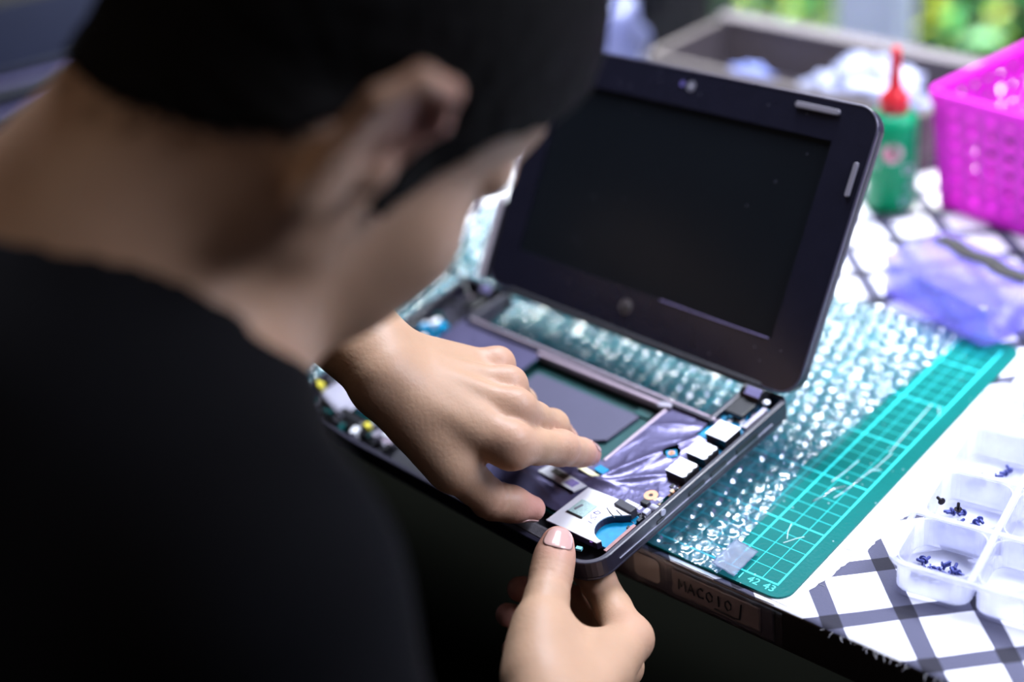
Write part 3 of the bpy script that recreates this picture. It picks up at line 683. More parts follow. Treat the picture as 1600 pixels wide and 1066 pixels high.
lo = MB(); lo.prism(rrect(0, 0, 13, 9, 1.0), 0, .15); lo.ring_prism(rrect(0, 0, 13, 9, 1.0), rrect(.2, .2, 12.8, 8.8, .9), -.5, .02)
lo_ = lo.build('organizer_lid', lidw); lo_.matrix_world = Matrix.Translation(Vector((2.9, 21.7, .9))*S) @ Matrix.Rotation(.10, 4, 'Z')
tag(lo_, 'frosted white organizer lid lying flat behind the compartment organizer', 'lid')
MB().lathe([(.35, 0), (.35, .1)], (1.4, 1.0, .12), 16).build('lid_stud', film('stud_blue', (.6, .8, .95), .1, 1, .5, (.4, .7, .9)), lo_)
OM = rotz(.14)
def on_org(x_, y_, z_): p = OM @ np.array([x_, y_, z_])+np.array([5.0, 3.0, .05]); return p
scm = mat('black_screw', (.02, .016, .02), .3, metal=.6)
def screw(x_, y_, z_, yaw, tilt, label, group=None):
    mb = MB(); mb.lathe([(.01, -.12), (.20, -.10), (.22, -.02), (.20, 0), (.085, .01), (.085, .06), (.095, .1), (.085, .14), (.095, .18), (.085, .22), (.095, .26), (.085, .3), (.095, .34), (.08, .38), (.03, .42)], n=12)
    o_ = mb.build('screw', scm, smooth=False)
    M_ = rotz(yaw) @ roty(tilt); p = (x_, y_, z_)
    o_.matrix_world = Matrix.Translation(Vector(p)*S) @ Matrix([list(r_)+[0] for r_ in M_]+[[0, 0, 0, 1]])
    tag(o_, label, 'screw', group); return o_
first = screw(4.05, 9.0, OH+.36, 2.6, 1.57, 'small black screw lying on its side on the organizer divider', None); first.location = Vector((5.2, 8.5, 2.42))*S
s2 = screw(5.4, 9.0, OH+.36, 0, 0, 'small black screw standing upright on its head on the organizer divider'); s2.location = Vector((6.2, 8.5, 2.32))*S
proto = None
piles = [(2.0, 2.0, 1.2, .75, 26, 'tiny dark screws heaped in the front left compartment of the organizer'), (2.0, 6.6, 1.1, 1.0, 14, 'tiny dark screws in the second compartment from the front'), (2.3, 11.5, 1.0, 1.0, 7, 'tiny dark screws in the third compartment from the front'), (6.4, 11.6, .8, .8, 6, 'tiny dark screws in the middle column of the organizer')]
blu = mat('blued_screw', (.05, .06, .22), .35, metal=.4)
for px, py, wx, wy, n, lab in piles:
    for k in range(n):
        p = on_org(px+random.uniform(-wx, wx), py+random.uniform(-wy, wy), .2+random.random()*.18)
        o_ = first.copy(); COL.objects.link(o_)
        if k == 0 and px == 2.0 and py == 2.0: o_.data = first.data.copy(); o_.data.materials[0] = blu; bdat = o_.data
        o_.data = bdat
        M_ = rotz(random.uniform(0, 6.28)) @ roty(random.uniform(1.2, 1.57))
        o_.matrix_world = Matrix.Translation(Vector(p)*S) @ Matrix([list(r_)+[0] for r_ in M_]+[[0, 0, 0, 1]])
        o_['label'] = lab; o_['group'] = 'screws in the organizer, ' + lab.split(' in ')[-1][:40]

# open tray behind the netbook lid
wood = mat('tray_grey_brown', (.105, .088, .095), .6, var=.12, scale=12)
tr = thing('storage_tray', 'grey-brown open tray behind the raised netbook screen', 'tray', (-46.5, 52.8, .2), rotz(-.08))
TWd, TD, TH = 29, 11.5, 5
MB().box((TWd/2, TD/2, .2), (TWd, TD, .4)).build('tray_floor', wood, tr)
for c_, s_ in (((TWd/2, 0, TH/2), (TWd, .8, TH)), ((TWd/2, TD, TH/2), (TWd, 1.4, TH)), ((0, TD/2, TH/2), (.9, TD, TH)), ((TWd, TD/2, TH/2), (.9, TD, TH))): MB().box(c_, s_).build('tray_wall', wood, tr, bevel=.15)
MB().box((TWd/2, TD+.2, TH+.1), (TWd+1, 2.0, .4)).build('tray_rim', mat('tray_rim', (.155, .135, .16), .5, var=.1), tr, bevel=.12)
def crumple(name, label, cat, c_, rx, ry, rz_, mm, seed, freq=.5, amp=.35, n=40):
    mb = MB()
    def fn(u, v):
        th = v*math.pi; ph = u*2*math.pi; d_ = np.array([math.sin(th)*math.cos(ph), math.sin(th)*math.sin(ph), math.cos(th)])
        k = 1+amp*noise.fractal(Vector(d_*2.2+seed), 1.0, 2.0, 4)*1.3
        p = d_*np.array([rx, ry, rz_])*k; return (p[0], p[1], max(p[2], -rz_*.8))
    mb.grid(fn, n, n//2); o_ = mb.build(name, mm, smooth=True); o_.location = Vector(c_)*S; return tag(o_, label, cat)
crumple('plastic_bag', 'crumpled white plastic bag lying in the tray behind the green bottle', 'bag', (-25.0, 55.5, 3.6), 5.5, 3.6, 3.0, mat('white_bag', (.30, .32, .50), .4, sss=.0), 3)
crumple('cloth_scrap', 'small blue cloth scrap in the tray behind the netbook', 'cloth', (-38.5, 57.6, 2.0), 2.2, 1.8, 1.4, mat('blue_cloth', (.16, .20, .50), .8), 8)
crumple('clear_bag', 'crumpled clear plastic bag standing left of the tray', 'bag', (-53.5, 55.5, 4.2), 3.2, 3.0, 5.0, mat('bluish_bag', (.20, .22, .42), .3), 5)
crumple('dark_filler', 'black pouch added inside the pink basket to darken its holes', 'filler', (-3.0, 48.9, 4.1), 8.4, 4.3, 4.4, mat('filler_black', (.012, .012, .014), .6), 21, amp=.1).rotation_euler[2] = -.2  # dark filler, added so the basket holes look dark
# black speaker box behind the tray
sp = thing('black_speaker', 'tall black boxy speaker standing behind the left end of the tray', 'speaker', (-58.5, 68.5, .2), rotz(.35))
MB().box((0, 0, 11), (17, 12, 22)).build('cabinet', blk, sp, bevel=.5)
MB().box((0, -6.1, 11), (15, .4, 20)).build('front_grille', mat('speaker_cloth', (.02, .02, .022), .9), sp, bevel=.2)
MB().lathe([(4.5, 0), (4.5, .3)], (0, -6.2, 8), 24, rotx(math.pi/2)).build('speaker_cone', blk, sp, bevel=.1)
# post beyond the table and greenery outside
po = MB(); po.box((0, 0, 40), (9.5, 9.5, 230)); o = po.build('window_post', translucent(mat('pale_blue_post', (.6, .64, .85), .7, var=.08, scale=6), (.78, .80, 1), .55), bevel=1.0)
o.location = Vector((-66, 134, 0))*S; o.rotation_euler = (0, 0, .15); tag(o, 'pale bluish square post standing beyond the table before the greenery', 'post')
MB().box((-80, 372, -76), (1200, 500, 2)).build('garden_ground', mat('garden_ground', (.03, .06, .03), .9, var=.5, scale=3), kind='structure')
def shrub(loc, r_, h_, n, cols_, label, seed):
    rr = random.Random(seed); t = thing('leafy_shrub', label, 'shrub', loc)
    for c_i, cc in enumerate(cols_):
        mb = MB()
        for k in range(n//len(cols_)):
            d_ = Vector((rr.gauss(0, 1), rr.gauss(0, 1), rr.gauss(0, 1))).normalized()*(rr.random()**.4)
            # patchy colours: each tone keeps to its own clumps
            if noise.noise(d_*2.2+Vector((c_i*7.1, seed, 0))) < -.02: continue
            p = np.array([d_.x*r_, d_.y*r_, h_*.55+d_.z*h_*.5]); L_ = rr.uniform(4, 7); wv = L_*.42
            R_ = rotz(rr.uniform(0, 6.28)) @ rotx(rr.uniform(-1.0, 1.0)) @ roty(rr.uniform(-.8, .8))
            Q = np.array([(0, 0, 0), (L_*.3, wv*.5, .4), (L_*.7, wv*.42, .5), (L_, 0, -.3), (L_*.7, -wv*.42, .5), (L_*.3, -wv*.5, .4), (L_*.5, 0, 0)]) @ R_.T+p
            mb.add(Q, [(0, 6, 1), (1, 6, 2), (2, 6, 3), (3, 6, 4), (4, 6, 5), (5, 6, 0)])
        mb.build('foliage', cc, t, kind='stuff')
    st_ = MB()
    for k in range(6): a = k*1.05; st_.tube([(0, 0, 0), (math.cos(a)*r_*.3, math.sin(a)*r_*.3, h_*.4), (math.cos(a)*r_*.6, math.sin(a)*r_*.6, h_*.8)], 1.0, 5)
    st_.build('stem', mat('stem_brown', (.06, .05, .03), .9), t)
def leaf(n, c_): return mat(n, c_, .5, var=.25, scale=6)
lg1, lg2, ly, ldk = leaf('leaf_green', (.05, .16, .05)), leaf('leaf_mid', (.035, .22, .06)), leaf('leaf_lime', (.40, .48, .02)), leaf('leaf_dark', (.015, .06, .02))
shrub((-103, 150, -76), 24, 84, 1100, [lg1, lg2, ly, ly], 'bright lime green shrub outside, left of the pale post', 1)
shrub((-78, 172, -76), 22, 84, 1100, [lg1, ldk, ly], 'green shrub outside just left behind the pale post', 2)
shrub((-44, 160, -76), 24, 84, 1300, [lg2, lg1, ldk], 'dark green shrub outside, right of the pale post', 3)
shrub((-10, 150, -76), 22, 84, 1100, [lg2, ldk, lg1], 'dense green shrub outside above the pink basket', 4)
shrub((-150, 190, -76), 30, 90, 900, [ldk, lg1], 'dark green shrub outside behind the black speaker', 5)

# closed laptops stacked far left, dark bag before them
navy = mat('navy_shell', (.007, .009, .026), .4, var=.2, spec=.3)
edge_m = mat('violet_highlight', (.55, .50, .98), .3, metal=.5); gry_e = mat('grey_edge', (.20, .21, .22), .35, metal=.4)  # the violet is an edge highlight put into the strip's colour
def closed_laptop(loc, yaw, label):
    t = thing('closed_laptop', label, 'laptop', loc, rotz(yaw))
    MB().prism(rrect(0, 0, 36, 25, 1.6), 0, 1.5).build('lower_case', gry_e, t, bevel=.3)
    MB().prism(rrect(0, 0, 36, 25, 1.6), 1.6, 2.7).build('upper_case', navy, t, bevel=.3)
    MB().ring_prism(rrect(-.1, -.1, 36.1, 25.1, 1.6), rrect(.3, .3, 35.7, 24.7, 1.5), 1.4, 1.9).build('edge_highlight', edge_m, t)
    return t
closed_laptop((-97, 8, .1), 1.22, 'closed navy laptop at the bottom of the dark stack behind the man')
closed_laptop((-98.5, 7, 2.9), 1.26, 'closed navy laptop lying in the middle of the dark stack behind the man')
closed_laptop((-99, 9, 5.7), 1.18, 'closed navy laptop on top of the dark stack behind the man')
crumple('black_bag', 'slumped black fabric bag on the table behind the man', 'bag', (-76, 6, 3.4), 9, 12, 4.2, mat('black_fabric', (.008, .009, .012), .8), 13)

# ------------------------------------------------------------------ the man
# JOINTS-BEGIN
J = {'Lelb': (-41.72, -3.09, 16.79), 'Lwr': (-20.07, -8.0, 12.02), 'Li0': (-12.66, -6.31, 8.34), 'Li1': (-12.38, -2.77, 6.03), 'Li2': (-12.42, -1.02, 4.67), 'Li3': (-12.57, -0.14, 3.94), 'Lm0': (-13.7, -4.64, 9.21), 'Lm1': (-14.21, -1.35, 5.96), 'Lm2': (-14.5, -0.16, 4.22), 'Lm3': (-14.8, 0.56, 3.1), 'Lr0': (-15.33, -3.35, 9.53), 'Lr1': (-17.0, -0.81, 6.34), 'Lr2': (-17.64, 0.18, 4.38), 'Lr3': (-18.15, 0.81, 3.01), 'Lp0': (-17.18, -2.08, 9.71), 'Lp1': (-18.76, -0.23, 7.14), 'Lp2': (-19.26, 0.47, 5.64), 'Lp3': (-19.74, 1.06, 4.38), 'Lt0': (-17.33, -8.51, 9.59), 'Lt1': (-14.97, -8.55, 7.18), 'Lt2': (-14.08, -7.04, 4.45), 'Lt3': (-12.77, -5.21, 3.18), 'Rwr': (-3.13, -14.98, -0.46), 'Ri0': (-4.98, -7.04, -1.08), 'Ri1': (-8.98, -4.54, -0.81), 'Ri2': (-11.3, -3.38, -1.41), 'Ri3': (-12.62, -2.98, -1.72), 'Rm0': (-5.8, -7.01, -3.58), 'Rm1': (-10.9, -4.19, -3.81), 'Rm2': (-12.85, -4.98, -3.06), 'Rm3': (-13.07, -6.75, -1.82), 'Rr0': (-6.32, -7.85, -5.14), 'Rr1': (-11.31, -5.46, -5.82), 'Rr2': (-12.97, -6.36, -4.59), 'Rr3': (-13.09, -7.98, -2.88), 'Rp0': (-6.89, -8.99, -6.24), 'Rp1': (-11.11, -7.06, -7.0), 'Rp2': (-12.23, -7.87, -5.69), 'Rp3': (-12.25, -8.81, -4.46), 'Rt0': (-5.66, -13.38, 0.5), 'Rt1': (-7.75, -10.69, 1.28), 'Rt2': (-9.28, -7.97, 2.03), 'Rt3': (-10.01, -6.41, 2.81), 'H': (-11.42, -16.42, 33.7), 'N0': (-14.32, -21.2, 29.4), 'N1': (-15.88, -25.56, 26.0), 'SR': (-2.18, -30.96, 21.12), 'SL': (-25.18, -30.11, 25.54), 'hF': (0.0153, 0.495, -0.8688), 'hU': (0.2805, 0.8318, 0.4789), 'hR': (0.9597, -0.251, -0.1261), 'pal_view': (0.598, -0.615, 0.514)}
# JOINTS-END
Jn = {k: np.array(v, float) for k, v in J.items()}
def smin(a, b, k):
    h = np.maximum(k-np.abs(a-b), 0)/k
    return np.minimum(a, b)-h*h*k*.25
def rc(P, a, b, ra, rb):
    ab = b-a; h = np.clip(((P-a)@ab)/(ab@ab), 0, 1); return np.linalg.norm(P-a-h[:, None]*ab, axis=1)-(ra+h*(rb-ra))
def ell(P, c_, r_, B=None):
    q = P-c_
    if B is not None: q = q@B.T
    r_ = np.array(r_, float); k0 = np.linalg.norm(q/r_, axis=1); k1 = np.linalg.norm(q/(r_*r_), axis=1)+1e-9
    return k0*(k0-1)/k1
def nrm(v): return v/np.linalg.norm(v)
def U3(a, b, t): return a+(b-a)*t

def chain(P, pts, rs, k=.25):
    d_ = None
    for i in range(len(pts)-1):
        e_ = rc(P, pts[i], pts[i+1], rs[i], rs[i+1]); d_ = e_ if d_ is None else smin(d_, e_, k)
    return d_
def finger(P, p, js, rs, dors, kn=.12):
    """three bones with thicker knuckles and a slightly flattened tip"""
    q = [Jn[j] for j in js]
    pts = [q[0], U3(q[0], q[1], .5), q[1], U3(q[1], q[2], .5), q[2], q[3]]
    r0, r1, r2, r3_ = rs
    rr = [r0, (r0+r1)/2-.06, r1, (r1+r2)/2-.03, r2, r3_]
    return chain(P, pts, rr, .3)

def left_hand(P):
    Wr = Jn['Lwr']; E_ = Jn['Lelb']; wd = nrm(Jn['Lp0']-Jn['Li0']); hd = nrm((Jn['Lm0']+Jn['Lr0'])/2-Wr); pn = nrm(np.cross(hd, wd))
    if pn@RM[2] > 0: pn = -pn       # palm side looks away from the camera
    wa, wb = Wr-wd*.95, Wr+wd*.95
    fa = smin(rc(P, wa, U3(wa, E_, .5), 1.95, 3.0), rc(P, wb, U3(wb, E_, .5), 1.85, 3.0), 1.5)
    fa = smin(fa, rc(P, U3(Wr, E_, .35), E_, 3.2, 4.2), 2.0)
    d_ = fa
    for j, off, r0, r1 in (('Li0', -1.5, 1.55, 1.12), ('Lm0', -.5, 1.6, 1.12), ('Lr0', .5, 1.55, 1.02), ('Lp0', 1.4, 1.5, .90)):
        d_ = smin(d_, rc(P, Wr+wd*off*.85+pn*.25, Jn[j]+pn*.35, r0, r1), .8)
    # pads in the palm
    d_ = smin(d_, rc(P, Wr-wd*1.2+pn*.9, U3(Jn['Lt0'], Jn['Lt1'], .8)+pn*.2, 1.5, 1.25), 1.0)
    d_ = smin(d_, rc(P, Wr+wd*1.3+pn*.9, U3(Wr, Jn['Lp0'], .7)+pn*.9, 1.4, 1.1), 1.0)
    # tendons
    for j in ('Li0', 'Lm0', 'Lr0'):
        d_ = smin(d_, rc(P, U3(Wr, Jn[j], .38)-pn*.55, Jn[j]-pn*.62, .20, .28), .8)
    fs = []
    for n_, rs in (('Li', (1.12, .98, .82, .70)), ('Lm', (1.12, .98, .85, .72)), ('Lr', (1.02, .92, .80, .68)), ('Lp', (.90, .80, .70, .60))):
        f_ = finger(P, None, [n_+str(i) for i in range(4)], rs, pn)
        f_ = smin(f_, np.linalg.norm(P-(Jn[n_+'0']-pn*.34), axis=1)-rs[0]*.72, .45)
        f_ = smin(f_, np.linalg.norm(P-(Jn[n_+'1']-pn*.15), axis=1)-rs[1]*.96, .3)
        fs.append(f_)
    th = chain(P, [U3(Wr, Jn['Lt0'], .6), Jn['Lt0'], Jn['Lt1'], U3(Jn['Lt1'], Jn['Lt2'], .5), Jn['Lt2'], U3(Jn['Lt2'], Jn['Lt3'], .5), Jn['Lt3']], [1.5, 1.5, 1.28, 1.06, 1.10, 1.0, .74], .4)
    web = rc(P, U3(Jn['Lt0'], Jn['Lt1'], .55), U3(Wr, Jn['Li0'], .72)+pn*.4, .8, .7)
    d_ = smin(d_, web, 1.1)
    T = smin(d_, th, .9)
    for f_ in fs: T = np.minimum(T, smin(d_, f_, .8))
    fmin = fs[0]
    for f_ in fs[1:]: fmin = smin(fmin, f_, .06)
    # creases: thumb joint, finger joints
    for c_, ax, rr in ((Jn['Lt2']-nrm(Jn['Lt3']-Jn['Lt2'])*0, nrm(Jn['Lt3']-Jn['Lt1']), 1.06),):
        q = P-c_; al = q@ax; T = T+.11*np.exp(-(al/.15)**2)*(np.linalg.norm(q, axis=1) < 1.6)
    T = T+.03*np.exp(-(((P-Jn['Lt2'])@nrm(Jn['Lt3']-Jn['Lt1'])-.45)/.07)**2)*(np.linalg.norm(P-Jn['Lt2'], axis=1) < 1.6)
    return T

def right_hand(P):
    Wr = Jn['Rwr']; wd = nrm(Jn['Rp0']-Jn['Ri0']); hd = nrm((Jn['Rm0']+Jn['Rr0'])/2-Wr); pn = nrm(np.cross(hd, wd))
    if pn@(Jn['Rt1']-Jn['Rm0']) < 0: pn = -pn
    E_ = ER
    d_ = smin(rc(P, Wr-wd*.9, U3(Wr, E_, .5), 1.95, 3.0), rc(P, Wr+wd*.9, U3(Wr, E_, .5), 1.9, 3.0), 1.5)
    d_ = smin(d_, rc(P, U3(Wr, E_, .35), E_, 3.1, 4.2), 2.)
    d_ = smin(d_, rc(P, E_, Jn['SR'], 4.2, 4.8), 2.)
    for j, off, r0, r1 in (('Ri0', -1.5, 1.6, 1.2), ('Rm0', -.5, 1.6, 1.15), ('Rr0', .5, 1.55, 1.05), ('Rp0', 1.4, 1.5, .95)):
        d_ = smin(d_, rc(P, Wr+wd*off*.85, Jn[j], r0, r1), .9)
    d_ = smin(d_, rc(P, Wr+pn*1.0-wd*.8, U3(Jn['Rt0'], Jn['Rt1'], .5), 1.9, 1.6), 1.3)
    d_ = smin(d_, rc(P, Wr+wd*1.2+pn*1.0, U3(Wr, Jn['Rp0'], .7)+pn*.9, 1.5, 1.2), 1.)
    web = smin(rc(P, U3(Jn['Rt0'], Jn['Rt1'], .8), U3(Wr, Jn['Ri0'], .80), 1.15, .95), rc(P, U3(Jn['Rt0'], Jn['Rt1'], .3), U3(Wr, Jn['Ri0'], .55), 1.5, 1.3), .8)
    d_ = smin(d_, web, 1.2)
    th = chain(P, [U3(Wr, Jn['Rt0'], .5), Jn['Rt0'], Jn['Rt1'], U3(Jn['Rt1'], Jn['Rt2'], .5), Jn['Rt2'], U3(Jn['Rt2'], Jn['Rt3'], .55), Jn['Rt3']], [2.1, 1.9, 1.42, 1.14, 1.12, 1.04, .90], .5)
    T = smin(d_, th, 1.0)
    for n_, rs in (('Ri', (1.2, 1.02, .85, .72)), ('Rm', (1.15, 1.0, .86, .74)), ('Rr', (1.05, .95, .82, .70)), ('Rp', (.95, .85, .74, .62))):
        f_ = finger(P, None, [n_+str(i) for i in range(4)], rs, pn)
        f_ = smin(f_, np.linalg.norm(P-(Jn[n_+'0']-pn*.25), axis=1)-(rs[0]-.1), .35)
        T = np.minimum(T, smin(d_, f_, .6))
    ax = nrm(Jn['Rt3']-Jn['Rt2'])
    for o_, a_ in ((.0, .05), (.28, .03), (-.3, .03)):
        T = T+a_*np.exp(-(((P-Jn['Rt2'])@ax-o_)/.06)**2)*(np.linalg.norm(P-Jn['Rt2'], axis=1) < 1.5)
    return T

hO, hB = Jn['H'], np.stack([nrm(Jn['hF']), -nrm(Jn['hR']), nrm(Jn['hU'])])     # local x forward, y left, z up
def hl(x_, y_, z_): return hO+np.array([x_, y_, z_])@hB
C7 = Jn['N1']
ER = Jn['SR']+np.array([4.5, -1.0, -26.5])
def ear(Q, s):
    """head-local points; s=-1 right ear, +1 left"""
    cv = [(.2, 6.9, -1.3), (-.5, 7.5, -.2), (-1.2, 8.3, 1.4), (-.8, 8.5, 2.8), (.5, 8.2, 3.3), (1.6, 7.6, 2.6), (1.7, 7.2, 1.3)]
    cv = [np.array((a-.3, b*s, c_-.2)) for a, b, c_ in cv]
    d_ = chain(Q, cv, [.40, .36, .38, .40, .40, .36, .3], .2)
    lobe = ell(Q, np.array([.1, 7.3*s, -2.0]), (.85, .45, 1.1))
    A_ = rotz(-.42*s)
    plate = ell(Q, np.array([.1, 7.45*s, .6]), (1.5, .32, 2.9), A_.T)
    conch = np.linalg.norm((Q-np.array([.55, 8.1*s, .2]))/np.array([.9, .8, 1.3]), axis=1)*.8-.75
    plate = np.maximum(plate, -conch)
    e_ = smin(smin(d_, lobe, .4), plate, .35)
    return smin(e_, ell(Q, np.array([1.4, 7.15*s, -.1]), (.5, .45, .8)), .3)
def head(P):
    Q = (P-hO)@hB.T
    z3 = np.zeros(3)
    e = lambda c_, r_: ell(Q, np.array(c_, float), r_)
    r = lambda a, b, ra, rb: rc(Q, np.array(a, float), np.array(b, float), ra, rb)
    d_ = e((0, 0, 4.2), (9.7, 7.5, 8.4))
    d_ = smin(d_, e((4.2, 0, -2.2), (5.2, 5.9, 7.2)), 2.0)
    for s in (-1, 1):
        d_ = smin(d_, r((.8, 5.0*s, -5.2), (7.0, 1.8*s, -9.0), 1.7, 1.6), 1.8)
        d_ = smin(d_, r((.5, 5.9*s, 0), (.8, 5.3*s, -5.2), 1.3, 1.5), 1.5)
        d_ = smin(d_, e((6.0, 4.4*s, -1.9), (2.7, 2.3, 2.3)), 1.8)
        d_ = smin(d_, e((5.9, 3.5*s, -5.0), (2.9, 2.5, 3.0)), 2.0)
        d_ = smin(d_, r((8.3, 1.2*s, 2.3), (6.8, 5.0*s, 2.4), .9, .8), .9)
        sock = np.linalg.norm((Q-np.array([9.3, 3.2*s, .6]))/np.array([1.0, 1.5, 1.0]), axis=1)-1.0
        d_ = -smin(-d_, sock, .5)
        d_ = smin(d_, np.linalg.norm(Q-np.array([7.3, 3.15*s, .55]), axis=1)-1.28, .15)
        d_ = smin(d_, r((8.3, 2.2*s, 1.15), (7.9, 4.2*s, 1.0), .28, .22), .2)
    d_ = smin(d_, r((8.6, 0, 1.2), (10.6, 0, -2.0), .65, .85), .7)
    d_ = smin(d_, r((10.1, -1.0, -2.5), (10.1, 1.0, -2.5), .6, .6), .4)
    d_ = smin(d_, e((8.0, 0, -5.2), (1.9, 2.9, 2.3)), 1.2)
    d_ = smin(d_, r((9.5, -1.6, -4.6), (9.5, 1.6, -4.6), .42, .42), .35)
    d_ = smin(d_, r((9.3, -1.4, -5.5), (9.3, 1.4, -5.5), .48, .48), .35)
    d_ = smin(d_, e((8.2, 0, -8.6), (1.6, 1.9, 1.4)), 1.0)
    EO = np.array([1.7, .25, 1.7]); d_ = smin(d_, ear((Q+EO*np.array([1, -1, 1]))/1.15, -1)*1.15, .35); d_ = smin(d_, ear((Q+EO)/1.15, 1)*1.15, .35)
    # neck, tendon and shoulders
    nk0 = hl(-2.2, 0, -4.0)
    d_ = smin(d_, rc(P, hl(-2.6, 0, -.5), Jn['N0'], 5.6, 6.0), 2.6)
    d_ = smin(d_, rc(P, hl(.8, 0, -3.5), U3(Jn['N0'], C7, .35), 5.2, 5.6), 3.2)
    d_ = smin(d_, rc(P, Jn['N0'], C7, 6.0, 6.8), 2.0)
    d_ = smin(d_, rc(P, hl(-1.6, -4.6, -2.5), U3(Jn['N1'], Jn['SR'], .12)+nrm(Jn['hF'])*4, 1.8, 1.7), 2.6)
    tz = np.array([0, 0, 1.])
    d_ = smin(d_, rc(P, U3(Jn['N0'], C7, .6), Jn['SL']+tz*-1, 5.2, 4.6), 3.5)
    d_ = smin(d_, rc(P, U3(Jn['N0'], C7, .8)-tz*1.5, Jn['SR'], 5.0, 4.8), 3.5)
    d_ = smin(d_, rc(P, Jn['SL'], Jn['Lelb'], 4.6, 4.2), 2.5)
    return d_
BOX = {'L': (left_hand, [Jn[k] for k in Jn if k[0] == 'L'], 6), 'R': (right_hand, [Jn[k] for k in Jn if k[0] == 'R']+[ER, Jn['SR']], 6),
       'H': (head, [hl(0, 0, 4), hl(11, 0, -9), hl(-9, 8, 10), hl(9, -8, 12), C7, Jn['SL'], Jn['SR'], Jn['Lelb']], 8)}
def body(P):
    d_ = np.full(len(P), 8.0)
    for f_, pts, mg in BOX.values():
        lo, hi = np.min(pts, 0)-mg, np.max(pts, 0)+mg
        s_ = np.all((P > lo) & (P < hi), axis=1)
        if s_.any(): d_[s_] = smin(d_[s_], f_(P[s_]), .5)
    return d_

def surface_nets(sdf, lo, hi, h, B=8, slack=1.25, keep=None):
    lo, hi = np.array(lo, float), np.array(hi, float); n = np.ceil((hi-lo)/(B*h)).astype(int)
    gi = np.stack(np.meshgrid(*[np.arange(k) for k in n], indexing='ij'), -1).reshape(-1, 3)
    cen = lo+(gi+.5)*B*h; act = []
    for s_ in range(0, len(cen), 200000):
        act.append(np.abs(sdf(cen[s_:s_+200000])) < B*h*.87*slack+.1)
    gi = gi[np.concatenate(act)]
    if keep is not None: gi = gi[keep(lo+(gi+.5)*B*h)]
    loc = np.stack(np.meshgrid(*[np.arange(B+1)]*3, indexing='ij'), -1).reshape(-1, 3)
    NB = int(max(n)*B+4); keys = []; verts = []; quads = []
    def key(c_): return (c_[..., 0].astype(np.int64)*NB+c_[..., 1])*NB+c_[..., 2]
    ch = 400
    for s_ in range(0, len(gi), ch):
        g = gi[s_:s_+ch]; base = g*B
        ci = base[:, None, :]+loc[None]
        v_ = sdf((lo+ci.reshape(-1, 3)*h)).reshape(len(g), B+1, B+1, B+1)
        sg = v_ < 0
        c8 = [sg[:, a:B+a, b:B+b, c_:B+c_] for a in (0, 1) for b in (0, 1) for c_ in (0, 1)]
        anyv = np.logical_or.reduce(c8) & ~np.logical_and.reduce(c8)
        w_ = np.argwhere(anyv)
        if not len(w_): continue
        b_, i, j, k = w_.T
        acc = np.zeros((len(w_), 3)); cnt = np.zeros(len(w_))
        for ax in range(3):
            o1, o2 = [q for q in range(3) if q != ax]
            for p in (0, 1):
                for q in (0, 1):
                    a0 = np.zeros(3, int); a0[o1] = p; a0[o2] = q; a1 = a0.copy(); a1[ax] = 1
                    x0_ = v_[b_, i+a0[0], j+a0[1], k+a0[2]]; x1_ = v_[b_, i+a1[0], j+a1[1], k+a1[2]]
                    cr = (x0_ < 0) != (x1_ < 0); t = np.where(cr, x0_/np.where(cr, x0_-x1_, 1), 0)
                    pt = np.tile(a0.astype(float), (len(w_), 1)); pt[:, ax] += t
                    acc += pt*cr[:, None]; cnt += cr
        cell = base[b_]+w_[:, 1:]
        keys.append(key(cell)); verts.append(lo+(cell+acc/cnt[:, None])*h)
        for ax in range(3):
            o1, o2 = [(1, 2), (2, 0), (0, 1)][ax]
            sl0 = [slice(None)]+[slice(0, B)]*3; sl1 = list(sl0); sl1[ax+1] = slice(1, B+1)
            A0 = sg[tuple(sl0)]; A1 = sg[tuple(sl1)]; e_ = np.argwhere(A0 != A1)
            if not len(e_): continue
            c_ = base[e_[:, 0]]+e_[:, 1:]; fl_ = A0[tuple(e_.T)]
            d1 = np.zeros(3, int); d1[o1] = 1; d2 = np.zeros(3, int); d2[o2] = 1
            q = np.stack([key(c_-d1-d2), key(c_-d2), key(c_), key(c_-d1)], 1)
            q[~fl_] = q[~fl_][:, ::-1]; quads.append(q)
    K = np.concatenate(keys); Vv = np.concatenate(verts); Q = np.concatenate(quads)
    o_ = np.argsort(K); Ks = K[o_]; ix = np.clip(np.searchsorted(Ks, Q), 0, len(Ks)-1); ok = np.all(Ks[ix] == Q, axis=1)
    return Vv[o_], ix[ok]

man = thing('person', 'man in a black t-shirt bending over the netbook, seen from behind his right shoulder', 'person', (Jn['N1'][0], Jn['N1'][1], -10))
def under_shirt(c_):     # leave the body out well inside the shirt
    return ~(rc(c_, Jn['SL'], Jn['SR'], .1, .1) < -5)
allp = np.array([Jn[k] for k in Jn if k not in ('hF', 'hU', 'hR', 'pal_view')]+[ER, hl(0, 0, 12.8)])
import time as _t
_t0 = _t.time()
V_, F_ = surface_nets(body, allp.min(0)-9, allp.max(0)+9, 0.14)
print('body', len(V_), len(F_), round(_t.time()-_t0, 1))
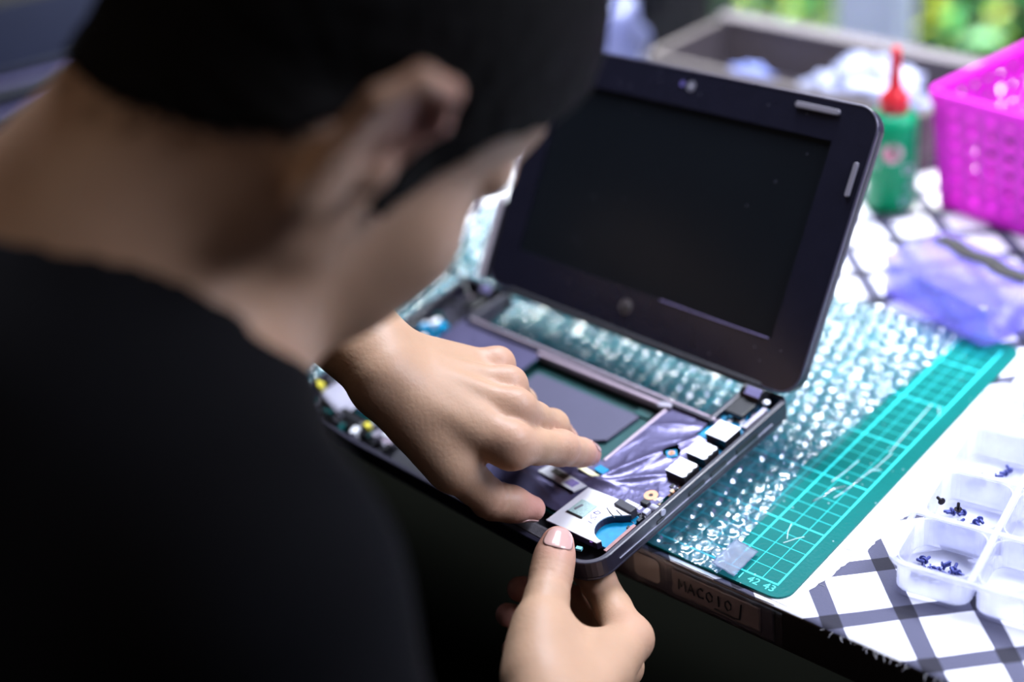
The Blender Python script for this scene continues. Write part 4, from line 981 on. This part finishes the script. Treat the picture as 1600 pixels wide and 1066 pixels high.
# skin: base tone plus a pinkness attribute at fingertips, knuckles, ears and a stubble attribute
def skin_mat():
    mt = mat('skin', (.43, .265, .165), .48, var=.10, scale=45, bump=.22, bscale=420, sss=.12, spec=.35)
    nt = mt.node_tree; b = nt.nodes['Principled BSDF']; at = nt.nodes.new('ShaderNodeAttribute'); at.attribute_name = 'flush'
    src = b.inputs['Base Color'].links[0].from_socket
    mx = nt.nodes.new('ShaderNodeMix'); mx.data_type = 'RGBA'; nt.links.new(at.outputs['Fac'], mx.inputs[0]); nt.links.new(src, mx.inputs[6]); mx.inputs[7].default_value = (.58, .27, .22, 1)
    nt.links.new(mx.outputs[2], b.inputs['Base Color']); return mt
skin = skin_mat()
bd = np_mesh('body', (V_-np.array([Jn['N1'][0], Jn['N1'][1], -10]))*S, F_, skin)
fl_ = np.zeros(len(V_))
for k, r_, a_ in [(n_+'3', 1.6, .9) for n_ in ('Li', 'Lm', 'Lt', 'Ri', 'Rm', 'Rr', 'Rp', 'Rt')]+[(n_, 1.3, .35) for n_ in ('Li1', 'Li0', 'Lm0', 'Lr0', 'Lp0', 'Lt2', 'Ri0', 'Ri1', 'Rt2')]:
    fl_ = np.maximum(fl_, a_*np.exp(-(np.linalg.norm(V_-Jn[k], axis=1)/r_)**2))
for s in (-1, 1): fl_ = np.maximum(fl_, .8*np.exp(-(np.linalg.norm(V_-hl(-.8, 8*s, 1.2), axis=1)/2.2)**2))
at = bd.data.attributes.new('flush', 'FLOAT', 'POINT'); at.data.foreach_set('value', fl_.astype(np.float32))
bd.parent = man

# nails
nail = mat('fingernail', (.52, .32, .28), .22, var=.05, coat=.5)
def nail_on(tip, prev, up, w_, l_, r_):
    """nail plate wrapped on the skin near a fingertip"""
    ax = nrm(tip-prev); up = nrm(up-ax*(up@ax)); sd_ = np.cross(ax, up); nu, nv = 12, 12; P = []; N_ = []
    for j in range(nv+1):
        for i in range(nu+1):
            b = 2*j/nv-1; a = (i/nu-.5)*2*w_*math.sqrt(max(.02, 1-abs(b)**3.2)); t = b*l_/2-.12
            n_ = sd_*math.sin(a)+up*math.cos(a); P.append(tip+ax*t+n_*r_*1.3); N_.append(n_)
    P, N_ = np.array(P), np.array(N_)
    for k in range(10): P = P-N_*body(P)[:, None]*.9
    P = P+N_*.022-np.array([Jn['N1'][0], Jn['N1'][1], -10])
    mb = MB(); mb.add(P, [(j*(nu+1)+i, j*(nu+1)+i+1, (j+1)*(nu+1)+i+1, (j+1)*(nu+1)+i) for j in range(nv) for i in range(nu)])
    mb.build('fingernail', nail, man, smooth=True, solid=.06)
nail_on(Jn['Rt3'], Jn['Rt2'], RM[2]+.1*RM[1], .86, 1.45, .90)
nail_on(Jn['Lt3'], Jn['Lt2'], RM[1]*.2-RM[2]*.1+np.array([.3, .2, .5])*0-RM[1]*1.0, .8, 1.3, .82)
nail_on(Jn['Li3'], Jn['Li2'], RM[2]*.8+RM[1]*.8, .8, 1.1, .70)
man_o = np.array([Jn['N1'][0], Jn['N1'][1], -10])
# shirt
SRp, SLp = Jn['SR'], Jn['SL']
cen = (SRp+SLp)/2; pel = cen+np.array([-9, -13, -46.])
lat = nrm(SRp-SLp); axt = nrm(cen-pel); fwd_ = nrm(np.cross(axt, lat)); TB = np.stack([lat, fwd_, axt])
def shirt(P):
    d_ = rc(P, U3(Jn['N0'], C7, .95)-np.array([0, 0, 2.2]), SRp, 5.6, 4.6)
    d_ = smin(d_, rc(P, U3(Jn['N0'], C7, .80)-np.array([0, 0, 2.2]), SLp, 5.6, 5.4), 3.)
    d_ = smin(d_, rc(P, SRp, U3(SRp, ER, .75), 4.7, 5.4), 3.)
    d_ = smin(d_, rc(P, SLp, U3(SLp, Jn['Lelb'], .7), 5.5, 5.4), 3.)
    d_ = smin(d_, ell(P, U3(cen, pel, .28), (17.5, 11.5, 22), TB), 4.)
    d_ = smin(d_, ell(P, U3(cen, pel, .8), (16, 12, 22), TB), 6.)
    d_ = smin(d_, rc(P, C7-np.array([1.5, 2, 4]), U3(cen, pel, .3), 7, 10), 5.)
    q = P@np.array([[.8, .3, .1], [-.3, .7, .2], [.1, -.2, .6]])
    d_ = d_+.28*np.sin(q[:, 0]*.55+1.5*np.sin(q[:, 2]*.25))*np.sin(q[:, 1]*.4+q[:, 2]*.2)
    # neck opening
    nb_ = nrm(Jn['N0']-C7)
    op = -np.minimum(rc(P, Jn['N0'], C7+(C7-Jn['N0'])*.05, 7.3, 7.6)*0+9, smin(rc(P, Jn['N0']+nb_*8, U3(Jn['N0'], C7, .62), 7.4, 7.4), rc(P, Jn['N0']+nb_*8, U3(Jn['N0'], C7, .4)+nrm(Jn['hF'])*1.5, 7, 7), 1.))
    return -smin(-d_, -op, .6)
allp = np.array([SRp, SLp, pel, ER, Jn['Lelb'], cen])
V_, F_ = surface_nets(shirt, allp.min(0)-20, allp.max(0)+18, .5, slack=1.6)
shirt_m = mat('black_cotton', (.004, .004, .0048), .9, var=.2, scale=25, bump=.3, bscale=500, spec=.12)
sh = np_mesh('t_shirt', (V_-man_o)*S, F_, shirt_m); sh.parent = man; sh['label'] = 'plain black t-shirt'
# hair
def hairline(Q):
    x_ = Q[:, 0]; y_ = np.abs(Q[:, 1])
    h_ = np.interp(x_, [-11, -6, -4.0, -2.6, -.8, .8, 1.3, 2.9, 3.3, 5.2, 7.0, 10], [-7.8, -6.8, -4.8, -1.8, 1.8, 2.4, -2.8, -2.4, 2.6, 5.0, 7.6, 8.6])
    return h_
def hair(P):
    Q = (P-hO)@hB.T
    d_ = ell(Q, np.array([-.1, 0, 4.5]), (10.5, 8.2, 9.3))
    d_ = smin(d_, rc(P, hl(-2.6, 0, 0), U3(hl(-2.6, 0, -.5), Jn['N0'], .75), 5.75, 6.1), 2.6)
    hd_ = head(P)-.30
    d_ = np.minimum(d_, np.maximum(hd_, np.abs(Q[:, 1])-7.3))
    n_ = .10*np.sin(Q[:, 0]*4+3*np.sin(Q[:, 2]*2))*np.sin(Q[:, 1]*5+Q[:, 2]*3)
    return np.maximum(d_+n_, (hairline(Q)+.12*np.sin(Q[:, 0]*7)*np.sin(Q[:, 1]*6)-Q[:, 2])*.6)
hp = np.array([hl(a, b, c_) for a in (-12, 12) for b in (-9, 9) for c_ in (-5, 15)])
V_, F_ = surface_nets(hair, hp.min(0), hp.max(0), .25, slack=1.5)
hair_m = mat('black_hair', (.004, .0035, .003), .8, var=.3, scale=200, bump=.8, bscale=600, spec=.15)
ho = np_mesh('hair', (V_-man_o)*S, F_, hair_m); ho.parent = man; ho['label'] = 'short black hair'
# short strands along the hairline and cropped nape
mb = MB(); rs = np.random.default_rng(5)
Qs = rs.uniform([-11.5, -7.8, -8.2], [4, 7.8, 5], (90000, 3)); Pw = Qs@hB+hO
hlz = hairline(Qs); near = (Qs[:, 2] < hlz+1.2) & (Qs[:, 2] > hlz-1.6*rs.random(len(Qs))**2-.1)
Pw = Pw[near]; dd = head(Pw); s_ = np.abs(dd) < .35; Pw = Pw[s_]; 
g = np.stack([head(Pw+e_)-head(Pw-e_) for e_ in np.eye(3)*.05], 1); g /= np.linalg.norm(g, axis=1)[:, None]+1e-9
Pw = Pw-g*head(Pw)[:, None]
dn = -nrm(Jn['hU'])
for p, n_ in zip(Pw, g):
    t = dn+n_*.35+rs.normal(0, .25, 3); t = nrm(t); sdv = nrm(np.cross(t, n_))*.045; L_ = rs.uniform(.2, .45)
    q = p-man_o
    mb.add([q-sdv, q+sdv, q+t*L_], [(0, 1, 2)])
mb.build('cropped_hair', hair_m, man, kind='stuff')
# eyes and brows
for s in (-1, 1):
    q = hl(7.42, 3.15*s, .55)-man_o
    MB().lathe([(.01, 1.20), (.35, 1.17), (.6, 1.02)], tuple(q), 16, (hB.T @ roty(math.pi/2))).build('iris', mat('dark_iris', (.03, .015, .01), .1), man, smooth=True)
    mb = MB(); mb.tube([hl(8.9, 1.5*s, 2.5)-man_o, hl(8.8, 3.2*s, 2.9)-man_o, hl(7.6, 5.0*s, 2.5)-man_o], [.22, .28, .14], 6); mb.build('eyebrow', hair_m, man)
